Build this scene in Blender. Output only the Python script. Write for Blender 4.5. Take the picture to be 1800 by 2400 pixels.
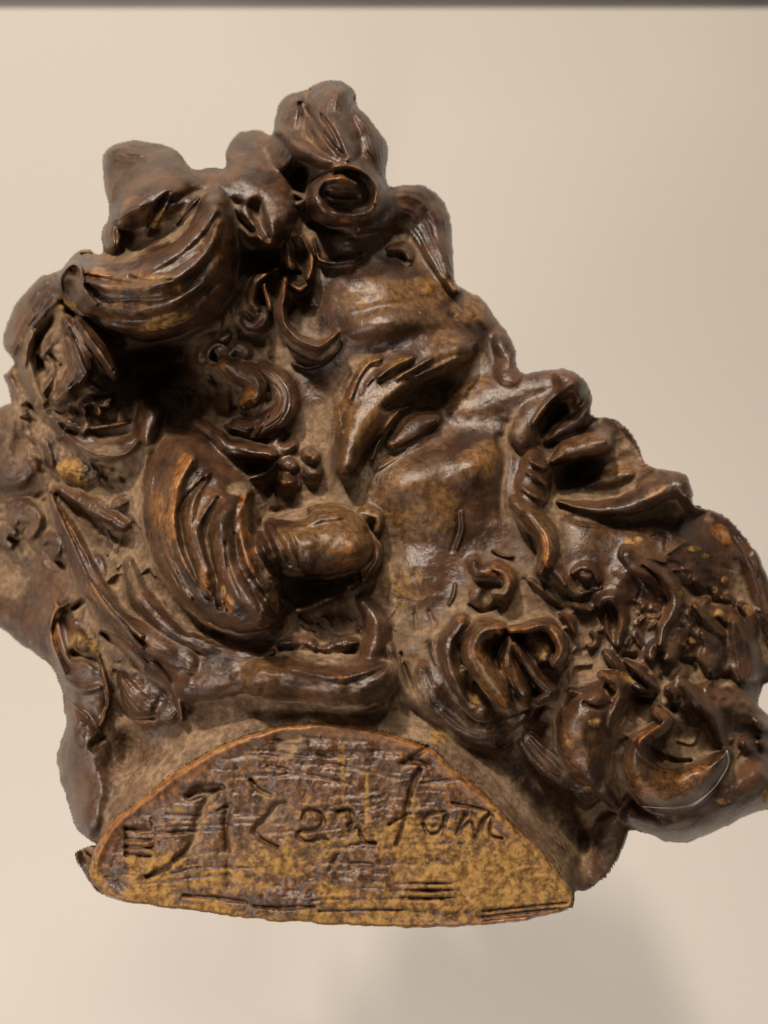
import bpy, math, random
import numpy as np
from mathutils import Vector
random.seed(3); rng = np.random.RandomState(11)
R = math.radians
for o in list(bpy.data.objects): bpy.data.objects.remove(o)
scene = bpy.context.scene

# ---------------------------------------------------------------- camera, lamps, exposure
S = 0.00015            # metres per design unit (the head is about 27 cm wide)
DC = 2700.0            # camera distance in design units
ZC = 1.45              # height of the picture centre above the floor
cam_d = bpy.data.cameras.new('camera'); cam = bpy.data.objects.new('camera', cam_d)
scene.collection.objects.link(cam); scene.camera = cam
cam.location = (0, -DC*S, ZC); cam.rotation_euler = (R(90), 0, 0)
cam_d.sensor_fit = 'VERTICAL'; cam_d.sensor_height = 24; cam_d.lens = 24*DC/2400
cam_d.clip_start = 0.01; cam_d.clip_end = 60
cam_d.dof.use_dof = True; cam_d.dof.focus_distance = (DC-110)*S; cam_d.dof.aperture_fstop = 4.6
world = bpy.data.worlds.new('World'); scene.world = world; world.use_nodes = True
world.node_tree.nodes['Background'].inputs[0].default_value = (1.0, .9, .78, 1)
world.node_tree.nodes['Background'].inputs[1].default_value = .08
def lamp(name, loc, target, size, power, col, size_y=None):
    d = bpy.data.lights.new(name, 'AREA'); o = bpy.data.objects.new(name, d); scene.collection.objects.link(o)
    d.energy = power; d.color = col; d.shape = 'RECTANGLE'; d.size = size; d.size_y = size_y or size
    o.location = loc; o.rotation_euler = (Vector(target)-Vector(loc)).to_track_quat('-Z', 'Y').to_euler()
    return o
lamp('gallery_or_fill_lamp', (-.25, -1.9, ZC+2.1), (0, 0, ZC), .65, 30, (1, .90, .79), .5)
lamp('gallery_or_fill_lamp', (-.68, -1.24, ZC+1.9), (0, 0, ZC), .15, 72, (1, .88, .74))
lamp('gallery_or_fill_lamp', (.44, -1.3, ZC+2.1), (0, 0, ZC), .18, 20, (1, .89, .76))
lamp('gallery_or_fill_lamp', (-1.3, -.85, ZC-.65), (-.2, .2, ZC-.2), .9, 22, (1, .90, .83))  # added low fill, not a gallery fixture; brightens the lower wall and base
sd = bpy.data.lights.new('wall_fill_spot', 'SPOT'); so = bpy.data.objects.new('wall_fill_spot', sd); scene.collection.objects.link(so)  # added spot with no known fixture, lifts the wall below the head
sd.energy = 95; sd.color = (1, .90, .82); sd.spot_size = R(50); sd.spot_blend = 1; sd.shadow_soft_size = .12
so.location = (-.15, -.75, ZC-1.35); so.rotation_euler = (Vector((0, .345, ZC-.46))-so.location).to_track_quat('-Z', 'Y').to_euler()
scene.view_settings.view_transform = 'Standard'; scene.view_settings.look = 'None'
scene.view_settings.exposure = 0.24; scene.view_settings.gamma = 1

# ---------------------------------------------------------------- small helpers
def material(name):
    m = bpy.data.materials.new(name); m.use_nodes = True
    return m, m.node_tree.nodes, m.node_tree.links, m.node_tree.nodes['Principled BSDF']
def mesh_obj(name, verts, faces, mat, parent=None):
    me = bpy.data.meshes.new(name); me.from_pydata(verts, [], faces); me.materials.append(mat); me.update()
    o = bpy.data.objects.new(name, me); scene.collection.objects.link(o); o.parent = parent
    return o
def box(x0, x1, y0, y1, z0, z1):
    v = [(x, y, z) for x in (x0, x1) for y in (y0, y1) for z in (z0, z1)]
    return v, [(0,1,3,2),(4,6,7,5),(0,4,5,1),(2,3,7,6),(0,2,6,4),(1,5,7,3)]

# ---------------------------------------------------------------- the wall behind and the rail at its top
WZ = -2300.0; BZ = -760.0
m, N, Lk, P = material('wall_paint')
tc = N.new('ShaderNodeTexCoord'); nz = N.new('ShaderNodeTexNoise'); nz.inputs['Scale'].default_value = 420
cr = N.new('ShaderNodeMixRGB'); cr.inputs[1].default_value = (.287,.268,.240,1); cr.inputs[2].default_value = (.307,.287,.258,1)
Lk.new(tc.outputs['Object'], nz.inputs['Vector']); Lk.new(nz.outputs['Fac'], cr.inputs[0]); Lk.new(cr.outputs[0], P.inputs['Base Color'])
bp = N.new('ShaderNodeBump'); bp.inputs['Strength'].default_value = .06; bp.inputs['Distance'].default_value = .002
Lk.new(nz.outputs['Fac'], bp.inputs['Height']); Lk.new(bp.outputs[0], P.inputs['Normal']); P.inputs['Roughness'].default_value = .75
wall_mat = m
wy = -WZ*S
v, f = box(-2.2, 2.2, wy, wy+.05, 0, 3.0)
w = mesh_obj('wall', v, f, wall_mat); w['kind'] = 'structure'
m, N, Lk, P = material('rail_brown'); P.inputs['Base Color'].default_value = (.012,.006,.0035,1); P.inputs['Roughness'].default_value = .5
zr = ZC + (1200+5)*(DC-WZ)/DC*S
v, f = box(-1.5, 1.5, wy-.008, wy-.0005, zr, zr+.03)
rail = mesh_obj('rail', v, f, m)
bm_ = rail.modifiers.new('bevel', 'BEVEL'); bm_.width = .002; bm_.segments = 2
rail['label'] = 'dark brown rail running along the top of the pale wall'; rail['category'] = 'rail'

# ================================================================ sculpting engine
ST = 2.4
gx = np.arange(-110, 1910, ST); gy = np.arange(140, 2240, ST)
X, Y = np.meshgrid(gx, gy); NY, NX = X.shape
def vnoise(px, py, seed, xx=X, yy=Y):
    r = np.random.RandomState(seed); nx = int((gx[-1]-gx[0])/px)+6; ny = int((gy[-1]-gy[0])/py)+6
    lat = r.rand(ny, nx)*2-1
    fx = (xx-gx[0])/px+1; fy = (yy-gy[0])/py+1
    ix = np.clip(fx.astype(int), 0, nx-2); iy = np.clip(fy.astype(int), 0, ny-2)
    tx = fx-ix; ty = fy-iy; tx = tx*tx*tx*(tx*(6*tx-15)+10); ty = ty*ty*ty*(ty*(6*ty-15)+10)
    a = lat[iy, ix]*(1-tx)+lat[iy, ix+1]*tx; b = lat[iy+1, ix]*(1-tx)+lat[iy+1, ix+1]*tx
    return a*(1-ty)+b*ty
def fbm(p, seed, oct=3, xx=X, yy=Y):
    s = 0; a = 1.0
    for i in range(oct): s = s+a*vnoise(p, p, seed+i, xx+17*i, yy+11*i); p *= .5; a *= .55
    return s
def boxblur(a, r):
    r = max(1, int(r))
    def one(a):
        p = np.pad(a, ((r+1, r), (0, 0)), mode='edge'); c = np.cumsum(p, 0, dtype=np.float64)
        return (c[2*r+1:]-c[:-2*r-1])/(2*r+1)
    return one(one(a).T).T
def blur(a, px):
    r = max(1, int(px/ST*.6))
    return boxblur(boxblur(boxblur(a, r), r), r)
def smooth(a, b, x):
    t = np.clip((x-a)/(b-a), 0, 1); return t*t*(3-2*t)

class Frame:                                  # a window of the design sheet with its own ruler
    def __init__(s, x0, y0, size, px=1659.): s.x0, s.y0, s.k = x0, y0, size/px
    def __call__(s, pts): return [(s.x0+p[0]*s.k, s.y0+p[1]*s.k)+tuple(q*s.k for q in p[2:3])+tuple(p[3:]) for p in pts]
z1 = Frame(200,150,550); z2 = Frame(500,150,600); z3 = Frame(0,550,600); z4 = Frame(550,550,700); z5 = Frame(1000,750,800)
z6 = Frame(300,850,700); z7 = Frame(0,1000,600); z8 = Frame(0,1500,700); z9 = Frame(850,1300,600); z10 = Frame(1200,1300,600)
z11 = Frame(200,1650,1200); z12 = Frame(1100,1600,700); z13 = Frame(0,1150,400,1475.); z14 = Frame(550,550,350)
z15 = Frame(1500,1100,300,1106.); z16 = Frame(400,1350,600); D = Frame(0,0,1800); SS = Frame(0,0,1659)

def poly_dist(poly, xx=X, yy=Y):              # signed, + inside
    p = np.array(poly, float); q = np.roll(p, -1, 0)
    d = np.full(xx.shape, 1e9); ins = np.zeros(xx.shape, bool)
    for (ax, ay), (bx, by) in zip(p, q):
        ex, ey = bx-ax, by-ay; L2 = ex*ex+ey*ey+1e-9
        t = np.clip(((xx-ax)*ex+(yy-ay)*ey)/L2, 0, 1)
        d = np.minimum(d, np.hypot(xx-ax-t*ex, yy-ay-t*ey))
        if ay != by: ins ^= ((ay > yy) != (by > yy)) & (xx < (bx-ax)*(yy-ay)/(by-ay)+ax)
    return np.where(ins, d, -d)
def catmull(pts, n=8, closed=False):
    P = np.array(pts, float)
    if len(P) < 3 and not closed:
        t = np.linspace(0, 1, 6)[:, None]; return P[0]*(1-t)+P[1]*t if len(P) == 2 else P
    E = np.vstack([P[-1:], P, P[:2]]) if closed else np.vstack([2*P[0]-P[1], P, 2*P[-1]-P[-2]])
    out = []
    for i in range(1, len(E)-2):
        p0, p1, p2, p3 = E[i-1:i+3]
        for t in np.arange(n)/n:
            out.append(.5*((2*p1)+(-p0+p2)*t+(2*p0-5*p1+4*p2-p3)*t*t+(-p0+3*p1-3*p2+p3)*t**3))
    if not closed: out.append(P[-1])
    return np.array(out)

outline = catmull(D([(595,240),(608,212),(640,198),(662,194),(690,179),(735,174),(763,190),(772,225),(800,255),(825,290),(839,325),(834,380),
 (845,402),(880,397),(930,410),(965,450),(978,510),(980,600),(1002,622),(1040,645),(1075,690),(1108,740),(1124,803),(1180,800),(1225,797),
 (1262,820),(1280,862),(1276,898),(1330,905),(1368,940),(1396,1000),(1440,1017),(1478,1025),(1498,1062),(1500,1088),(1560,1112),(1600,1150),
 (1640,1200),(1664,1260),(1700,1330),(1730,1440),(1672,1470),(1650,1482),(1640,1510),(1648,1530),(1690,1570),(1740,1660),(1700,1735),
 (1620,1760),(1560,1790),(1500,1815),(1440,1821),(1410,1806),(1362,1796),(1347,1830),(1330,1868),(1300,1900),(1268,1925),(1243,1928),
 (1240,1955),(1200,1974),(1100,1993),(1000,2001),(870,2004),(700,1996),(550,1986),(400,1965),(260,1946),(212,1925),(185,1893),(164,1852),
 (166,1840),(196,1828),(205,1822),(165,1790),(150,1740),(130,1690),(124,1640),(131,1600),(141,1560),(134,1500),(110,1440),(50,1395),(0,1356),
 (-70,1330),(-95,1200),(-80,1000),(-40,905),(0,880),(26,866),(5,815),(20,795),(30,782),(6,750),(12,705),(40,650),(80,602),(130,581),(142,568),
 (165,546),(190,539),(218,545),(221,500),(238,450),(226,410),(221,350),(235,320),(290,303),(340,309),(390,329),(415,360),(445,364),(486,360),
 (490,318),(512,288),(560,281),(588,290)]), 4, True)
wob = 3.0*vnoise(38, 38, 71)+1.6*vnoise(14, 14, 72)
dout = poly_dist(outline)+wob
M = dout > 0

# ---- the broad form: a thin-plate surface through depth points (+ is nearer to the camera)
gp = np.array([(300,1800,60),(550,1700,110),(900,1640,120),(1250,1850,90),(200,1900,0),(150,1600,-70),(170,1850,-90),(60,1300,-230),(0,1000,-270),
 (60,800,-230),(160,1000,-110),(200,1150,-100),(250,1350,-40),(450,1250,40),(600,1500,100),(350,1000,-90),(420,850,-190),(480,900,-150),(560,800,-120),(400,700,-40),(330,480,-120),(300,380,-230),(150,700,-200),(650,600,-150),(640,760,-110),
 (570,340,-300),(740,230,-230),(780,400,-130),(800,560,-120),(1000,520,-260),(1040,620,-190),(800,700,-50),(900,650,-70),(1000,720,-90),(1120,800,-150),(720,900,-40),(680,1050,-10),
 (930,1000,-30),(1050,980,-80),(1060,1110,20),(930,1200,40),(850,1350,40),(960,1350,60),(1180,900,-90),(1220,1000,-40),(1350,900,-120),(1320,1120,-110),(1230,1180,10),(1450,1050,-220),
 (1600,1150,-160),(1380,1230,0),(1500,1300,-20),(1600,1350,-40),(1780,1350,-240),(1700,1500,-120),(1200,1400,60),(1300,1550,70),(1450,1500,30),(1100,1600,90),(1000,1550,110),(1400,1750,50),
 (1600,1650,-10),(1780,1700,-160),(1600,1880,-110),(1500,1960,-140),(1250,1800,70),(1400,2000,-60)], float)
def tps(pts, xx, yy):
    n = len(pts); x, y, z = pts.T/np.array([[1000],[1000],[1]])
    r2 = (x[:,None]-x)**2+(y[:,None]-y)**2
    K = np.where(r2 > 0, r2*np.log(r2+1e-12), 0)+np.eye(n)*.004
    A = np.zeros((n+3, n+3)); A[:n,:n] = K; A[:n,n] = 1; A[:n,n+1] = x; A[:n,n+2] = y; A[n:,:n] = A[:n,n:].T
    c = np.linalg.solve(A, np.concatenate([z, np.zeros(3)]))
    u, v = xx/1000, yy/1000; out = c[n]+c[n+1]*u+c[n+2]*v
    for i in range(n):
        q = (u-x[i])**2+(v-y[i])**2; out = out+c[i]*q*np.log(q+1e-12)
    return out
G = tps(gp, X, Y)
rr = np.clip(1-dout/44, 0, 1); G = G-62*(1-np.sqrt(np.clip(1-rr*rr, 0, 1)))
facem = np.exp(-((((X-980)*.8+(Y-1020)*.6)/430)**2+((-(X-980)*.6+(Y-1020)*.8)/300)**2)**2)
G = G+(13*fbm(120, 5, 3)+5*fbm(45, 9, 2))*(1-facem)+3*fbm(100, 12, 2)
h = G.copy()
owner = np.zeros(h.shape, np.int32)
PARTS = [('face', None, None)]                 # (name, parent index, label)
tone = np.zeros(h.shape+(4,), np.float32)      # wear, dust, ochre, gloss
rough = np.zeros(h.shape, np.float32)
def new_part(name, parent=None, label=None):
    PARTS.append((name, parent, label)); return len(PARTS)-1
def window(px, pad):
    x0, x1 = min(p[0] for p in px)-pad, max(p[0] for p in px)+pad; y0, y1 = min(p[1] for p in px)-pad, max(p[1] for p in px)+pad
    i0, i1 = np.searchsorted(gx, [x0, x1]); j0, j1 = np.searchsorted(gy, [y0, y1])
    return slice(j0, j1), slice(i0, i1)
def spine(pts, xx, yy):
    """nearest point of a tapering spine: lateral u in [-1,1], run t, half width w, rise factor r, distance"""
    C = catmull([tuple(p[:3])+(p[3] if len(p) > 3 else 1.0,) for p in pts], 7)
    seg = np.hypot(*np.diff(C[:, :2], axis=0).T); run = np.concatenate([[0], np.cumsum(seg)])
    best = np.full(xx.shape, 1e9); U = np.zeros(xx.shape); T = U.copy(); W = U+1; RR = U+1; DD = U*0; VV = U*0
    for i in range(len(C)-1):
        ax, ay, aw, ar = C[i]; bx, by, bw, br = C[i+1]; ex, ey = bx-ax, by-ay; L2 = ex*ex+ey*ey+1e-9
        t = np.clip(((xx-ax)*ex+(yy-ay)*ey)/L2, 0, 1); dx, dy = xx-ax-t*ex, yy-ay-t*ey
        d = np.hypot(dx, dy); w = np.maximum(aw+(bw-aw)*t, 1.5); q = d/w; m = q < best
        best = np.where(m, q, best); U = np.where(m, np.sign(ex*dy-ey*dx)*q, U); T = np.where(m, run[i]+t*seg[i], T)
        W = np.where(m, w, W); RR = np.where(m, ar+(br-ar)*t, RR); DD = np.where(m, d, DD); VV = np.where(m, dy/(d+1e-6), VV)
    return U, T, W, RR, VV, run[-1]
def smax(a, b, k):
    q = np.clip(k-np.abs(a-b), 0, None)/k; return np.maximum(a, b)+q*q*k*.25
def strands(U, T, n, seed, wig=.25):
    r = np.random.RandomState(seed); ph = r.rand()*6
    v = U*n*.5+wig*np.sin(T/55.+ph)+.35*np.sin(U*2.3+ph*2)+.15*np.sin(T/23.+ph*3)
    a = np.abs(np.cos(np.pi*v))**.6-.62
    v2 = U*n*1.3+ph+wig*np.sin(T/40.+ph*1.7)
    fade = .6+.4*np.sin(U*5.1+T/90.+ph)
    return a*fade+.22*np.cos(2*np.pi*v2)*(1-fade*.5)
seedc = [100]
def L(name, pts, rise, n=0, amp=0, e=.55, k=12, skew=0, label=None, own=None, parent=None, lift=0, base=None, drape=1.0):
    """a modelled lock or roll laid over the broad form"""
    if name and 'hair' in name or name and ('beard' in name or name == 'great_curl'): pts = [(p[0], p[1], p[2]*(1.2 if p[2] > 8 else 1))+tuple(p[3:]) for p in pts]
    k *= 1.9
    seedc[0] += 1; w = max(p[2] for p in pts); sl = window(pts, w*1.7+25); xx, yy = X[sl], Y[sl]
    wb = 2.2*vnoise(26, 26, seedc[0], xx, yy)
    U, T, W, RR, VV, Lr = spine(pts, xx, yy); U = U+wb/W
    up = np.clip(-VV, 0, 1)*drape; U = U/(1+.32*up)
    a = np.abs(U); us = np.clip(U+skew*(1-U*U), -1, 1)
    p = np.clip(1-us*us, 0, 1)**(e*(1+.9*up))
    p = p*smooth(1.0, .82, a)**.3
    r_ = rise*RR
    B = (G if base is None else base)[sl] if not np.isscalar(base) else base
    z = B+lift+r_*p
    if n: z = z+.7*amp*strands(U, T, n, seedc[0])*np.clip(p*1.4, 0, 1)
    z = np.where(a >= 1, B+lift-(a-1)*W*2.5-2, z)
    hb = h[sl]; idx = own if own is not None else (new_part(name, parent, label) if name else None)
    if idx is not None: owner[sl] = np.where((z > hb)&(a < 1.02), idx, owner[sl])
    h[sl] = smax(hb, z, k)
    return idx
def A(name, pts, rise, e=1.0, own=None, parent=None, label=None, sharp=0):
    """a ridge added on whatever lies there"""
    seedc[0] += 1; w = max(p[2] for p in pts); sl = window(pts, w*1.4+10); xx, yy = X[sl], Y[sl]
    U, T, W, RR, VV, Lr = spine(pts, xx, yy); a = np.abs(U)
    p = np.clip(1-a*a, 0, 1)**(1.5 if not sharp else 1)
    if sharp: p = np.where(U*sharp > 0, np.clip(1-a, 0, 1)**2.2, np.sqrt(np.clip(1-a*a, 0, 1)))
    h[sl] += rise*RR*p
    idx = own if own is not None else (new_part(name, parent, label) if name else None)
    if idx is not None: owner[sl] = np.where(a < .8, idx, owner[sl])
    return idx
def C(pts, depth, e=2.0):
    """a tooled groove or hollow"""
    w = max(p[2] for p in pts); sl = window(pts, w*2.2+8); U, T, W, RR, VV, Lr = spine(pts, X[sl], Y[sl])
    h[sl] -= depth*RR*np.exp(-np.abs(U)**e)
def E(fr, x, y, rx, ry, rise, ang=0, flat=1.0):
    """a rounded swelling (or dish, when negative)"""
    (x, y, rx), = fr([(x, y, rx)]); ry *= fr.k; r = max(rx, ry)*2.2; sl = window([(x, y)], r)
    c, s = math.cos(R(ang)), math.sin(R(ang)); dx, dy = X[sl]-x, Y[sl]-y
    q = ((dx*c+dy*s)/rx)**2+((-dx*s+dy*c)/ry)**2
    h[sl] += rise*np.exp(-q**flat)
def T_(ch, fr, x, y, rx, ry, v, ang=0):
    """a patch of wear / dust / bare ochre clay / gloss"""
    (x, y, rx), = fr([(x, y, rx)]); ry *= fr.k; r = max(rx, ry)*1.9; sl = window([(x, y)], r)
    c, s = math.cos(R(ang)), math.sin(R(ang)); dx, dy = X[sl]-x, Y[sl]-y
    q = ((dx*c+dy*s)/rx)**2+((-dx*s+dy*c)/ry)**2
    tone[sl+('wdog'.index(ch),)] += v*np.exp(-q*q)
def RG(fr, x, y, rx, ry, v, ang=0):
    (x, y, rx), = fr([(x, y, rx)]); ry *= fr.k; r = max(rx, ry)*1.9; sl = window([(x, y)], r)
    c, s = math.cos(R(ang)), math.sin(R(ang)); dx, dy = X[sl]-x, Y[sl]-y
    rough[sl] += v*np.exp(-(((dx*c+dy*s)/rx)**2+((-dx*s+dy*c)/ry)**2)**2)

# ---------------------------------------------------------------- far hair on the silhouette
L('hair_lock', z1([(240,640,110),(400,690,150),(560,720,140),(680,760,110)]), 70, n=5, amp=14, label='squat tuft at the upper left, behind the front roll')
L('hair_lock', z1([(230,760,100),(200,950,80),(190,1150,70),(190,1280,60)]), 60, n=2, amp=8)
L('hair_lock', z2([(60,620,90),(160,540,110),(300,540,120)]), 55, n=3, amp=8, label='small dark tuft left of the topknot')
L('hair_lock', z2([(1180,900,120),(1330,930,150),(1430,1100,120),(1500,1300,75),(1570,1450,40)]), 60, n=4, amp=10, skew=.2)
L('hair_lock', z3([(400,280,60),(270,370,130),(150,540,120),(70,720,70)]), 70, n=3, amp=6, skew=.2, label='smooth blurred lock at the far left edge')
L('hair_lock', z3([(60,1120,110),(30,1280,150),(70,1480,160)]), 60, n=3, amp=6)
L('hair_lock', z5([(395,110,60),(430,190,60),(400,260,60)]), 40)
# far side of the beard and moustache on the right silhouette
L('moustache', z5([(870,480,50),(960,540,80),(1040,660,80),(1090,760,60)]), 60, n=2, amp=6, base=-235., label='far half of the moustache on the outline')
L('beard_lock', z5([(1310,910,50),(1420,970,70),(1520,1090,75),(1590,1230,70),(1640,1420,70)]), 90, n=3, amp=8, base=-260.)
L('beard_lock', z15([(980,760,70),(1030,950,70),(1080,1150,80),(1120,1400,90)]), 60, n=4, amp=10, base=-240.)

# ---------------------------------------------------------------- forehead, brow, nose
E(z4, 760,300, 330,170, 28, 10); E(z4, 1000,520, 260,120, 40, 8); E(z4, 760,520, 200,90, 34, -14)
E(z4, 1250,480, 130,110, 26, 30); E(z4, 1380,480, 90,130, 12, 20)
C(z4([(690,430,26),(880,395,24),(1080,360,26),(1190,350,24)]), 9)
C(z4([(1210,460,26),(1290,560,24),(1330,700,22)]), 12); C(z4([(1330,470,20),(1400,580,18),(1440,720,16)]), 10); C(z4([(1120,560,34),(1150,620,30)]), 12)
C(z4([(560,560,22),(700,590,20),(860,570,20),(1010,540,22)]), 5)
brow = L('eyebrow', z4([(610,1290,46),(630,1150,90),(680,1010,125),(780,880,140),(930,770,140),(1100,690,125),(1250,630,90)]), 84, k=26, e=.5, label='heavy near eyebrow of combed tufts')
L('eyebrow', z4([(625,1270,60),(660,1150,95),(730,1030,115),(840,930,100),(930,850,70)]), 98, own=brow, k=22, e=.5, drape=.3)
for p, r in (([(600,860,22),(640,790,24),(650,740,14)], 12), ([(640,910,22),(680,790,32),(740,710,34),(810,690,20)], 26), ([(730,830,20),(790,760,24)], 10), ([(800,790,22),(880,730,26),(980,685,24)], 24),
             ([(900,800,20),(1000,740,22),(1090,690,20)], 14), ([(1010,790,20),(1120,740,24),(1230,690,22)], 14), ([(560,960,18),(580,860,18)], 9), ([(590,1100,16),(570,960,16)], 8)):
    A('tuft', z4(p), r, parent=brow)
C(z4([(590,920,9),(640,820,10),(690,740,9)]), 9); C(z4([(700,880,9),(740,790,10),(800,740,9)]), 10); C(z4([(800,820,9),(900,770,9),(1000,720,9)]), 9)
C(z4([(850,960,26),(960,890,34),(1080,850,44),(1190,850,50),(1250,890,46)]), 40)
E(z4, 1120,900, 130,75, -30, -14); E(z4, 1270,910, 80,90, -22)
# the near eye
eye = L('eye', z4([(880,1160,40),(970,1090,84),(1040,1050,70),(1110,1030,36)]), 52, e=.6, k=9)
A('eyelid', z4([(760,1250,14),(800,1160,22),(850,1070,24),(920,985,24),(985,945,16)]), 42, parent=eye)
C(z4([(880,1130,10),(920,1050,12),(980,995,12),(1060,975,12)]), 16); C(z4([(790,1190,9),(850,1090,10)]), 10)
C(z4([(800,1255,8),(930,1180,9),(1060,1110,10),(1120,1060,10)]), 13)
A(None, z4([(800,1300,16),(930,1215,20),(1050,1145,20),(1130,1075,14)]), 9)
# cheek
E(z4, 1010,1330, 260,140, 58, -25); E(z4, 1330,1270, 130,130, 56, -30); E(z4, 1120,1480, 250,150, 26, -20); E(z4, 480,1010, 130,240, -16)
C(z4([(1480,1130,26),(1500,1270,26),(1480,1420,24),(1500,1560,24)]), 26)
C(z9([(120,20,22),(100,160,24),(130,330,20)]), 10); C(z5([(150,930,10),(155,1010,11),(120,1120,10)]), 10); A(None, z5([(170,940,14),(175,1020,14),(145,1110,12)]), 7)
E(z9, 300,130, 120,160, 16, 20)
# nose
nose = L('nose', z5([(200,430,130),(380,390,135),(540,345,125),(670,335,100)]), 92, e=.6, k=30, base=-150., drape=.3, label='broad nose seen from below')
L('nose', z5([(660,280,60),(700,320,95),(710,380,75)]), 150, own=nose, e=.5, k=30, base=-185., drape=.2)
wing = L('nostril_wing', z5([(640,350,40),(580,410,60),(520,480,84),(475,560,84)]), 46, parent=nose, e=.5, k=10, drape=.2)
A(None, z5([(700,310,20),(640,355,26),(575,420,26),(520,500,22)]), 16, own=wing)
C(z5([(700,390,24),(650,440,36),(600,500,40),(570,560,24)]), 62); C(z5([(395,500,18),(395,570,20),(445,640,20),(540,625,18),(610,590,14)]), 22)
L('septum', z5([(790,410,40),(740,480,50),(650,540,50),(590,580,36)]), 70, parent=nose, base=-130., k=14)
C(z5([(600,600,14),(680,580,14),(780,570,14)]), 16)
# mouth
L('upper_lip', z5([(610,690,30),(690,640,62),(790,610,66),(860,590,40)]), 88, e=.5, k=12, base=-125.)
L('far_lip', z5([(880,640,60),(960,700,70),(1020,770,50)]), 60, e=.6, k=16, base=-190.)
C(z5([(620,810,34),(690,760,46),(780,720,44)]), 85); C(z5([(630,740,12),(700,700,14),(800,690,14)]), 20)
L('tongue', z5([(750,830,30),(860,790,52),(980,755,40)]), 40, e=.6, k=10, base=-125.)
lip = L('lower_lip', z5([(640,880,14),(740,905,26),(860,920,42),(980,900,52),(1100,850,60),(1210,800,60),(1260,850,40)]), 62, e=.5, k=14, skew=-.15, base=-72., label='long protruding lower lip')
L(None, z5([(1160,780,60),(1240,830,60),(1280,900,30)]), 40, own=lip, base=-110., k=18)
C(z5([(640,850,12),(780,870,12),(900,860,14),(1010,820,14)]), 18); C(z5([(720,960,18),(900,990,22),(1060,975,22),(1200,960,26)]), 16)
A(None, z5([(750,995,12),(860,1000,16),(980,985,12)]), 7)
# chin
E(z5, 1180,1100, 260,140, 40, 15); E(z5, 780,1000, 150,120, 10)

# ---------------------------------------------------------------- hair: topknot
RG(z2, 700,400, 1,1, 0)
tk = L('hair_lock', z2([(520,250,70),(500,380,110),(470,520,120),(440,640,100)]), 90, n=3, amp=8, k=14, label='left lobe of the topknot')
L('hair_lock', z2([(790,190,105),(760,330,150),(800,480,150),(860,600,90)]), 135, n=3, amp=7, k=12, label='tall middle lobe of the topknot')
L('hair_lock', z2([(930,330,70),(1010,440,105),(1050,580,95),(1060,700,70)]), 105, n=4, amp=9, k=10)
C(z2([(560,260,16),(640,360,18),(720,460,18),(830,590,16)]), 26); A(None, z2([(600,330,14),(660,390,16),(710,440,12)]), 9); C(z2([(700,330,10),(770,430,14),(850,600,14)]), 18)
L('hair_lock', z2([(430,430,50),(560,540,70),(700,620,60),(830,660,50)]), 120, n=2, amp=5, k=12)
E(z2, 560,740, 150,70, -50, 10)
L('hair_lock', z2([(790,830,140),(930,830,140)]), 126, k=6)
cu = L('hair_curl', z2([(790,660,40),(900,650,60),(1010,720,75),(1075,840,80),(1030,960,80),(900,1000,75),(760,980,75),(670,890,65),(680,790,50),(760,720,42)]), 130, n=2, amp=7, k=9, skew=-.1, label='ringlet coiled below the topknot')
L('coil_centre', z2([(740,760,38),(830,740,46),(920,780,36)]), 150, k=6, parent=cu)
C(z2([(740,835,12),(820,855,17),(930,855,14)]), 16); C(z2([(1080,720,10),(1130,830,12),(1130,940,12),(1060,1020,10)]), 14)
A(None, z2([(840,660,16),(960,690,18),(1050,790,18),(1050,900,16)]), 10)
L('hair_lock', z2([(1140,860,40),(1150,960,50),(1080,1030,50),(940,1060,40)]), 80, n=2, amp=5)
C(z2([(640,1040,26),(760,1070,30),(900,1060,26)]), 40)
E(z2, 900,1140, 190,60, 30, -6); A(None, z2([(640,1190,20),(720,1260,24),(840,1280,24),(960,1240,20)]), 16)
L('hair_lock', z2([(1150,1190,26),(1220,1190,34),(1270,1240,30),(1270,1290,20)]), 34, n=1, amp=4); C(z2([(1220,1250,18),(1260,1290,18)]), 24)
L('hair_lock', z2([(270,690,44),(350,800,60),(420,930,60),(500,1060,50),(570,1170,36)]), 40, n=2, amp=7)
L('hair_lock', z2([(390,760,16),(480,810,22),(590,880,18),(470,930,22)]), 40, n=1, amp=3); E(z2, 450,680, 60,60, 14)
E(z2, 480,920, 80,26, -28, -8)
# ---------------------------------------------------------------- swelling masses under the locks
E(z1, 700,1000, 420,330, 60, -10); E(z3, 560,900, 260,260, 40); E(z6, 450,950, 420,420, 30); E(z6, 250,400, 200,150, 30); E(z7, 300,1000, 150,400, 30, -20); E(z16, 750,700, 800,220, 30); E(z2, 760,480, 330,420, 40); E(z9, 800,720, 420,420, 40); E(z10, 1050,1350, 420,330, 50); E(z10, 800,350, 350,300, 25)
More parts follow.
